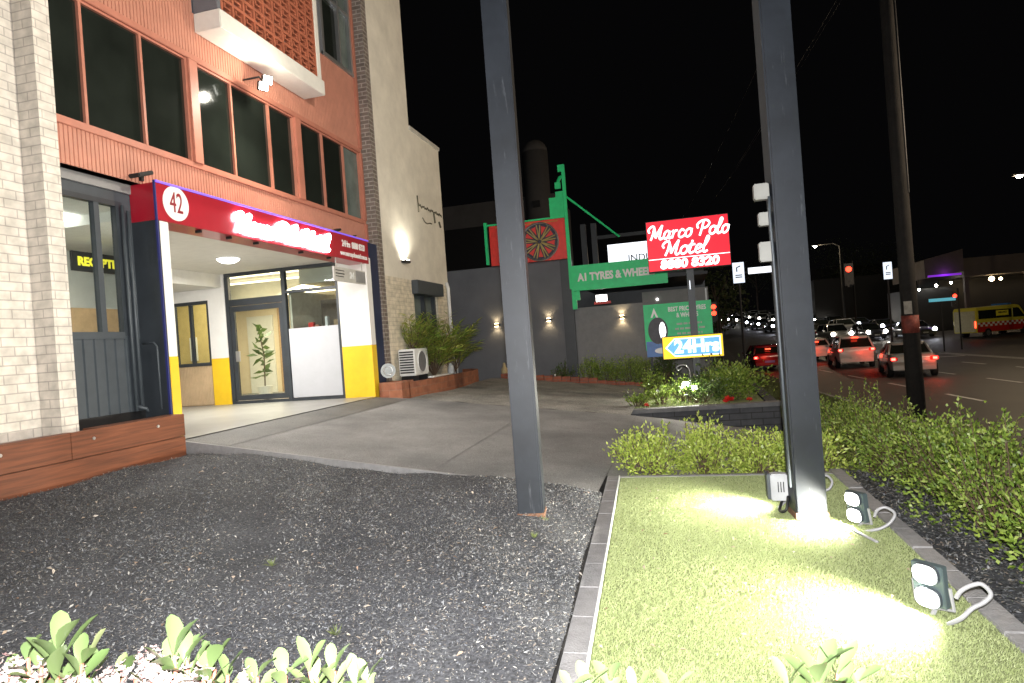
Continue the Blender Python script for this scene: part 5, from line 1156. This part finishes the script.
def make_car(kind, paint, label, x, y, ang, front=False, queue=False, group=None, bulbs='E_head', name='car', cat='car', detail=True):
    out, (Lc, Wc, Hc, Bz, ty) = car_meshes(kind); z = -1.197 + rise(y); hw = Wc / 2; a = Lc / 2
    t = thing(name, label, cat, (x, y, z), group, ang); OFF[t.name] = (0, 0, 0)
    def part(nm, mb, m, par=t, **k): return mb.build(nm, m, par, world=False, **k)
    for nm, (mb, m) in out.items(): part(nm, mb, M[paint] if m == 'paint' else M[m], bevel=.015 if nm in ('body', 'bumper') else 0, smooth=nm in ('body', 'roof'))
    wy = (-a + .78, a - .85)
    for sx in (-1, 1):
        for yy in wy:
            w = part('wheel', MB().tube([(sx * (hw - .2), yy, .32), (sx * (hw - .19), yy, .32), (sx * (hw + .0), yy, .32), (sx * (hw + .01), yy, .32)], [.30, .32, .32, .29], 20), M['tyre'])
            part('rim', MB().disc((sx * (hw + .008), yy, .32), (sx, 0, 0), .2, .01, 14), M['rim'], w)
    zl = Bz - .08 if ty != 'u' else Bz - .02
    for sx in (-1, 1):
        lh = part('tail_lamp_housing', MB().xbox(Matrix.Translation((sx * hw * .80, -a + .02, zl - .06)), .30, .12, .15), M['redpanel'], bevel=.02)
        part('tail_lamp', MB().xbox(Matrix.Translation((sx * hw * .82, -a - .045, zl - .06)), .15, .02, .10), M['redpanel'] if front else M['E_brake'], lh)
        hl = part('headlamp', MB().disc((sx * hw * .78, a - .03, .68 if ty != 'u' else .82), (0, 1, 0), .16, .05, 14), M[bulbs] if front else M['alu'])
    part('number_plate', MB().box(-.26, .26, -a - .06, -a - .045, .48 if ty != 's' else .62, .6 if ty != 's' else .74), M['plateblue' if paint == 'car_red' else 'plate'])
    part('front_plate', MB().box(-.2, .2, a + .022, a + .03, .36, .46), M['plate'])
    if not front: part('high_brake_lamp', MB().box(-.14, .14, -a + (.30 if ty != 's' else .98), -a + (.34 if ty != 's' else 1.02), Hc - (.26 if ty != 's' else .42), Hc - (.20 if ty != 's' else .38)) if ty != 'u' else MB().box(-.14, .14, -a + .14, -a + .30, Hc - .12, Hc - .05), M['E_brake2'])
    return t
dang = math.atan(.08)
make_car('sedan', 'car_silver', 'silver sedan with brake lights on nearest in the queue behind the timber pole', 9.62, 32.3, dang - .24)
make_car('suv', 'car_white', 'white suv with brake lights on left of the silver sedan', 9.3, 40.3, dang + .12) if False else make_car('suv', 'car_white', 'white suv with brake lights on left of the silver sedan', 9.0, 39.4, dang - .16)
make_car('hatch', 'car_red', 'maroon hatchback braking alone in the left lane beside the sign garden', 4.66, 40.6, dang - .04)
make_car('hatch', 'car_white', 'small white hatchback braking in front of the suv', 8.2, 46.5, dang)
# oncoming queue, one prototype copied
cols = ['car_dark', 'car_silver', 'car_white', 'car_dark', 'car_red']
protos = []
for k, (kd, pt, bl) in enumerate((('sedan', 'car_dark', 'E_head'), ('suv', 'car_dark', 'E_headc'), ('hatch', 'car_silver', 'E_head'))):
    protos.append(None)
spots = []
def lane_x(y, k): return 13.2 - .085 * (y - 60) + 3.25 * k
for k in range(3):
    y = 62.0 + (0, 1.6, .8)[k]
    while y < 175:
        spots.append((lane_x(y, k), y, k)); y += 6.7 + rnd.uniform(-.5, 1.6) + (y - 60) * .01
lab = ['oncoming car with lit headlights at the front of the left lane of the far queue', 'oncoming car with lit headlights at the front of the middle lane of the far queue', 'oncoming car with lit headlights at the front of the right lane of the far queue']
for i, (x, y, k) in enumerate(sorted(spots, key=lambda s: s[1])):
    if i < 3:
        kd, pt, bl = (('suv', 'car_silver', 'E_head'), ('sedan', 'car_dark', 'E_headc'), ('hatch', 'car_dark', 'E_head'))[i]
        protos[i] = make_car(kd, pt, lab[k], x, y, math.pi + math.atan(.085), True, group='oncoming cars queued beyond the junction', bulbs=bl, name='oncoming_car')
    else:
        c = copy_tree(protos[rnd.choice([0, 1, 2, 2, 1])]); c.location = (x, y, -1.197 + rise(y)); c.rotation_euler.z = math.pi + math.atan(.085) + rnd.uniform(-.05, .05)
        c.rotation_euler.x = -math.atan(min(.045, .045 * max(0, y - 42) / 18)) * -1
        c['label'] = 'distant oncoming car with lit headlights waiting deep in the far queue'

# ------------------------------------------------------------ ambulance
am = thing('ambulance', 'yellow ambulance van with red and white checks crossing the junction at the right', 'ambulance', (21.6, 58.0, -1.197 + rise(58)), None, 0)
hd_ = math.atan2(4.3, 7.1); am.rotation_euler = (0, 0, hd_); OFF[am.name] = (0, 0, 0)
# local: +x is the front, side facing the camera is -y
def ap(nm, mb, m, par=am, **k): return mb.build(nm, m, par, world=False, **k)
prof = [(0, .42), (0, 2.15), (.12, 2.36), (4.1, 2.42), (4.6, 2.34), (5.4, 1.35), (6.1, 1.12), (6.25, .9), (6.25, .42)]
ap('body', MB().extr([(x, -.95, z) for x, z in prof], (0, 1.9, 0)), mat('amb_paint', (.66, .60, .06), .35, coat=.5, var=.03), bevel=.04)
ap('side_window', MB().box(.22, 3.7, -.965, -.951, 1.45, 2.12), M['darkglass'])
ap('front_side_window', MB().extr([(3.85, -.951, 1.42), (3.85, -.951, 2.16), (4.45, -.951, 2.16), (5.15, -.951, 1.42)], (0, -.014, 0)), M['darkglass'])
ap('windscreen', MB().extr([(4.66, -.82, 2.28), (5.42, -.82, 1.37), (5.45, -.82, 1.39), (4.69, -.82, 2.30)], (0, 1.64, 0)), M['darkglass'])
tp_ = ap('text_panel', MB().box(2.05, 3.35, -.975, -.966, 1.62, 2.02), M['amb_text'])
text('lettering', 'AMBULANCE', .2, Matrix.Translation((2.7, -.98, 1.87)) @ Matrix(((1, 0, 0, 0), (0, 0, -1, 0), (0, 1, 0, 0), (0, 0, 0, 1))), M['black'], tp_, bold=.004, sx=.75)
ap('red_skirt', MB().box(.04, 6.2, -.965, -.951, .45, .86), M['amb_red'])
ck = MB(); ckr = MB()
for i in range(24):
    for k in range(2): (ck if (i + k) % 2 else ckr).box(.1 + i * .25, .35 + i * .25, -.966, -.951, .87 + k * .16, 1.02 + k * .16)
ap('white_checks', ck, M['redwhite']); ap('red_checks', ckr, M['amb_red'])
for x in (1.1, 5.1):
    for s in (-1, 1):
        w = ap('wheel', MB().tube([(x, s * .78, .36), (x, s * .985, .36)], .36, 20), M['tyre']); ap('rim', MB().disc((x, s * .985, .36), (0, s, 0), .21, .01, 12), M['rim'], w)
ap('rear_lamp', MB().box(-.03, .0, -.9, -.78, .8, 1.3), M['E_brake2']); ap('headlamp', MB().box(6.24, 6.28, -.85, -.6, .75, .95), M['E_head'])
ap('roof_beacon', MB().box(3.8, 4.1, -.7, .7, 2.43, 2.55), M['blue'], bevel=.02)
ap('rear_door', MB().box(-.03, -.001, -.85, .85, .5, 2.1), mat('amb_rear_silver', (.5, .48, .3), .4))

# ------------------------------------------------------------ far buildings and trees
rb = thing('lit_corner_building', 'low building with wide canopy and purple neon glow across the junction', 'building', (24, 66, -.6))
MB().box(21.4, 24.4, 68, 76, -.8, 3.6).build('wall', M['black'], rb)
rbx = MB().extr([(21.4, 65, 4.4), (24.45, 65, 4.75), (24.45, 65, 6.7), (21.4, 65, 6.0)], (0, 9, 0)); rbx.build('upper_box', M['farwall'], rb)
MB().box(24.6, 44, 65.5, 77, 4.3, 5.9).build('canopy', M['farwall'], rb)
MB().box(24.5, 44, 71, 77, -.8, 4.3).build('shop_front', M['black'], rb)
for x in (24.8, 29.5, 35): MB().box(x, x + .35, 66, 66.35, -.8, 4.3).build('column', M['farwall'], rb)
MB().box(21.6, 24.2, 64.9, 64.99, 4.45, 4.62).build('neon_tube', M['E_purple'], rb)
bl = [(21.5, 3.5, 'E_lamp', .10), (22.9, 3.75, 'E_lamp', .12), (24.1, 3.9, 'E_lamp', .1), (27.3, 3.95, 'E_warm', .22), (28.0, 3.9, 'E_warm', .14), (30.2, 4.1, 'E_warm', .14), (33.5, 4.0, 'E_warm', .14)]
for i, (x, z, m, s) in enumerate(bl):
    gl = MB().tube([(x, 67, z - s), (x, 67, z - s * .6), (x, 67, z), (x, 67, z + s * .6), (x, 67, z + s)], [s * .1, s * .8, s, s * .8, s * .1], 12).build('globe_lamp', M[m]); MB().tube([(x, 67, z + s), (x, 67, 4.4)], .015, 5).build('stem', M['tyre'], gl)
    tag(gl, ('first', 'second', 'third', 'fourth and largest', 'fifth', 'sixth', 'seventh')[i] + ' glowing globe lamp from the left under the canopy of the corner building', 'lamp', 'globe lamps under the far canopy')
hs = thing('far_house', 'faint pinkish house row beyond the queue of headlights', 'building', (16, 130, 3))
MB().box(22, 38, 130, 138, 2.5, 8.6).build('wall', M['farwall2'], hs); MB().extr([(21, 129.5, 8.6), (39, 129.5, 8.6), (36, 129.5, 10.6), (24, 129.5, 10.6)], (0, 9, 0)).build('roof', M['darkmetal'], hs)
wn = MB()
for i in range(5): wn.box(23 + i * 3, 24.4 + i * 3, 129.9, 129.99, 5.6, 7.4)
wn.build('window', M['darkglass'], hs)
sb = thing('dark_shop_row', 'unlit shop row behind the timber utility pole', 'building', (36, 90, 0))
MB().box(17, 30, 90, 100, -.5, 6.5).build('wall', M['tyre'], sb)
def tree(label, x, y, z0, hgt, rad, n, seed):
    r = np.random.RandomState(seed); t = thing('street_tree', label, 'tree', (x, y, z0), 'dark trees along the far road')
    tk = MB().tube([(x, y, z0 - .3), (x + .1, y, z0 + hgt * .4), (x, y, z0 + hgt * .8)], [.22, .15, .05], 8)
    for i in range(7):
        q = i * .9; tk.tube([(x + .05, y, z0 + hgt * (.35 + .05 * i)), (x + rad * .6 * math.cos(q), y + rad * .6 * math.sin(q), z0 + hgt * (.6 + .04 * i))], [.08, .02], 5)
    tk.build('trunk', M['bark'], t)
    C = np.array([[x, y, z0 + hgt * .68]]) + unit(r.normal(size=(40, 3))) * (r.uniform(.2, 1, (40, 1)) ** .6) * [rad, rad, hgt * .32]
    P = C[r.randint(0, 40, n)] + r.normal(size=(n, 3)) * rad * .16; D = unit(r.normal(size=(n, 3)))
    leaf_mesh('crown', P, D, side_of(D), r.uniform(.15, .35, n), r.uniform(.08, .18, n), M['treeleaf'], t)
tree('dim tree just right of the motel sign pole beyond the traffic light', 2.4, 44, -1.1, 6.5, 2.0, 1500, 1)
tree('dark tree left of the far queue by the kerb', -2.5, 75, .5, 9, 3.5, 1600, 2)
tree('broad dark tree above the far queue of headlights', 24, 105, 2, 11, 5, 1800, 3)
tree('dark tree behind the timber utility pole', 31, 112, 2.4, 10, 4.5, 1500, 4)
tree('dark tree left of the pinkish house row', 15.5, 138, 4, 10, 4.5, 1500, 5)

# ------------------------------------------------------------ lights
def light(kind, name, loc, power, col=(1, 1, 1), size=.1, to=None, spot=None, blend=.5, sy=None):
    l = bpy.data.lights.new(name, kind); l.energy = power; l.color = col
    if kind == 'AREA':
        l.size = size
        if sy: l.shape = 'RECTANGLE'; l.size_y = sy
    else: l.shadow_soft_size = size
    if kind == 'SPOT': l.spot_size = R(spot); l.spot_blend = blend
    o = bpy.data.objects.new(name, l); COL.objects.link(o); o.location = loc
    if to is not None: o.rotation_euler = (Vector(to) - Vector(loc)).to_track_quat('-Z', 'Y').to_euler()
    return o
# the camera's own flash, just above the lens
flash = light('SPOT', 'camera_flash', (.02, -.03, 1.63), 2850, (1, .98, .97), .03, (-1.5, 7, 2.1), 140, 1.0)
# garden floods
for (t, B), pw_l in zip(FL, (950, 480, 420)):
    p = B @ Vector((.05, 0, 0)); q = p + Vector((-1, -.12, -.42)); light('SPOT', 'turf_flood', p, pw_l, (1, .97, .84), .05, q, 150, 1.0)
for x, z, q in ((.06, .40, (-.6, 12.9, 0)), (.20, .33, (.3, 12.6, .1))): light('SPOT', 'garden_flood', (x, 13.62, z), 110, (1, .97, .85), .04, q, 120, .5)
light('SPOT', 'garden_fill', (-.1, 14.6, .4), 110, (1, .98, .8), .05, (-.6, 13.4, -.1), 140, .5)  # added fill without a fixture, brightens the sign garden
light('AREA', 'portal_dome', (-7.78, 10.13, 3.25), 165, (1, .96, .9), .35, (-7.78, 10.13, 0))
light('AREA', 'lobby_light', (-9.0, 13.9, 3.38), 380, (1, .86, .62), 2.0, (-8.3, 13.8, 0), sy=1.5)
light('AREA', 'office_light', (-10.7, 13.1, 3.38), 120, (1, .88, .6), 1.2, (-10.7, 13.1, 0), sy=1.2)
light('AREA', 'reception_light', (-7.5, 6.7, 3.38), 120, (1, .95, .86), 1.0, (-7.5, 6.7, 0), sy=1.2)
light('AREA', 'tyre_bay_light', (-2.2, 19.9, 2.6), 6, (1, .8, .5), .3, (-2.2, 19.5, 0))
light('SPOT', 'facade_flood', (-5.70, 8.6, 5.62), 420, (1, .95, .80), .06, (-3.5, 8.2, 2.6), 165, .6)
light('POINT', 'facade_flood_spill', (-5.62, 8.62, 5.62), 60, (1, .95, .80), .06)
light('SPOT', 'wall_washer', (O_ + .10, 13.75, 3.56), 150, (1, .94, .8), .04, (O_ + .06, 13.85, 5.2), 150, 1.0)
for x, z, l in SC:
    light('SPOT', 'sconce_up', (x, 18.90, z + .06), 7, (1, .75, .42), .02, (x, 19.0, z + .5), 110, .6)
    light('SPOT', 'sconce_down', (x, 18.90, z - .06), 7, (1, .75, .42), .02, (x, 19.0, z - .5), 110, .6)
for x, y, z, l in LP_[1:]: light('POINT', 'street_lamp_light', (x, y, z - .3), 900, (1, .78, .5), .2)
light('POINT', 'street_lamp_light', (14, 17, 8.4), 3900, (1, .78, .55), .2)  # light of the added lamp out of view
light('AREA', 'canopy_light', (30, 68, 3.9), 50, (1, .75, .5), 8, (30, 68, 0), sy=2)
light('POINT', 'neon_light', (22.9, 64.6, 4.7), 14, (.45, .08, 1), .3)

# night sky
w = bpy.data.worlds.new('World'); sc.world = w; w.use_nodes = True
nt = w.node_tree; bg = nt.nodes['Background']; sk = nt.nodes.new('ShaderNodeTexSky'); sk.sky_type = 'NISHITA'; sk.sun_disc = False
sk.sun_elevation = R(-9); sk.sun_rotation = R(220)
hs_ = nt.nodes.new('ShaderNodeMix'); hs_.data_type = 'RGBA'; hs_.blend_type = 'ADD'; hs_.inputs['Factor'].default_value = 1
hs_.inputs['B'].default_value = (.0155, .0150, .0165, 1)
nt.links.new(sk.outputs['Color'], hs_.inputs['A']); nt.links.new(hs_.outputs['Result'], bg.inputs['Color']); bg.inputs['Strength'].default_value = .1

PX = -9.25
pl = thing('potted_plant', 'tall leafy pot plant standing behind the glass entry door', 'plant', (PX, 13.0, .6))
MB().tube([(PX, 13, .6), (PX, 13, .9)], [.13, .17], 16).build('pot', M['offwhite'], pl)
MB().tube([(PX, 13, .9), (PX + .03, 13, 1.6), (PX - .05, 13, 2.1)], .015, 6).build('stem', M['stem'], pl)
n = 46; zz = NR.uniform(1.1, 2.25, n); P = np.stack([PX - .02 + NR.normal(size=n) * .04, 13 + NR.normal(size=n) * .04, zz], 1); D = NR.normal(size=(n, 3)); D[:, 2] = D[:, 2] * .4 + .3; D = unit(D)
leaf_mesh('foliage', P, D, side_of(D), NR.uniform(.2, .34, n), NR.uniform(.08, .12, n), M['darkleaf'], pl)
for i, (x, w_, h_, m_) in enumerate(((-7.6, .12, .2, 'redpanel'), (-7.45, .1, .14, 'orange'), (-7.2, .06, .3, 'white'), (-7.0, .22, .22, 'wood'))):
    tag(MB().box(x, x + w_, 12.3, 12.4, 2.02, 2.02 + h_).build('shelf_item', M[m_], bevel=.01), ('red box', 'orange tub', 'thin white bottle', 'small wooden crate')[i] + ' on the ledge behind the frosted entrance panel', 'box')
MB().box(-7.75, -6.7, 12.2, 12.5, 1.95, 2.02).build('ledge', M['wood'], mot)


# added facade flood, unseen above the picture, to light the motel from the right
fa = thing('facade_flood_light', 'added unseen flood light high on the turf post aimed at the motel front', 'lamp', (.6, 5.4, 6.3))
MB().tube([(.8, 5.36, 6.2), (.5, 5.4, 6.3)], .02, 8).build('arm', M['steel'], fa)
Bm = Matrix.Translation((.44, 5.42, 6.3)) @ Matrix.Rotation(R(160), 4, 'Z') @ Matrix.Rotation(R(18), 4, 'Y')
fb = MB().xbox(Bm, .06, .26, .2).build('lamp_body', M['steel'], fa, bevel=.008)
MB().xbox(Bm @ Matrix.Translation((.034, 0, 0)), .006, .22, .16).build('lamp_face', M['E_flood'], fb)
light('SPOT', 'added_facade_flood', (.34, 5.44, 6.27), 1450, (1, .93, .82), .08, (-6, 9.2, 4.6), 118, .8)
for x, y in ((9.9, 29.6), (9.3, 36.6), (4.6, 38.0), (8.3, 43.9)): light('POINT', 'brake_glow', (x, y, -.35), 15, (1, .05, .02), .25)

# ------------------------------------------------------------ camera
f_ = 650.0; th = math.atan(.0735); aa = math.atan(167.4 / f_)
Rv = Vector((math.cos(aa), math.sin(aa), 0)); Fv = Vector((-math.sin(aa), math.cos(aa), 0)); Uv = Vector((0, 0, 1))
cx = Rv * math.cos(th) - Uv * math.sin(th); cy = Rv * math.sin(th) + Uv * math.cos(th)
# image right tilts so that uprights lean to the left, as in the hand held photograph
cx = (Rv * math.cos(th) - Uv * math.sin(th)); cy = (Rv * math.sin(th) + Uv * math.cos(th))
cam = bpy.data.cameras.new('camera'); co = bpy.data.objects.new('camera', cam); COL.objects.link(co)
cam.sensor_fit = 'HORIZONTAL'; cam.sensor_width = 36; cam.lens = 36 * f_ / 1024; cam.clip_start = .05; cam.clip_end = 3000
mx = Matrix((( cx.x, cy.x, -Fv.x, 0), (cx.y, cy.y, -Fv.y, 0), (cx.z, cy.z, -Fv.z, 1.5), (0, 0, 0, 1)))
co.matrix_world = mx; sc.camera = co
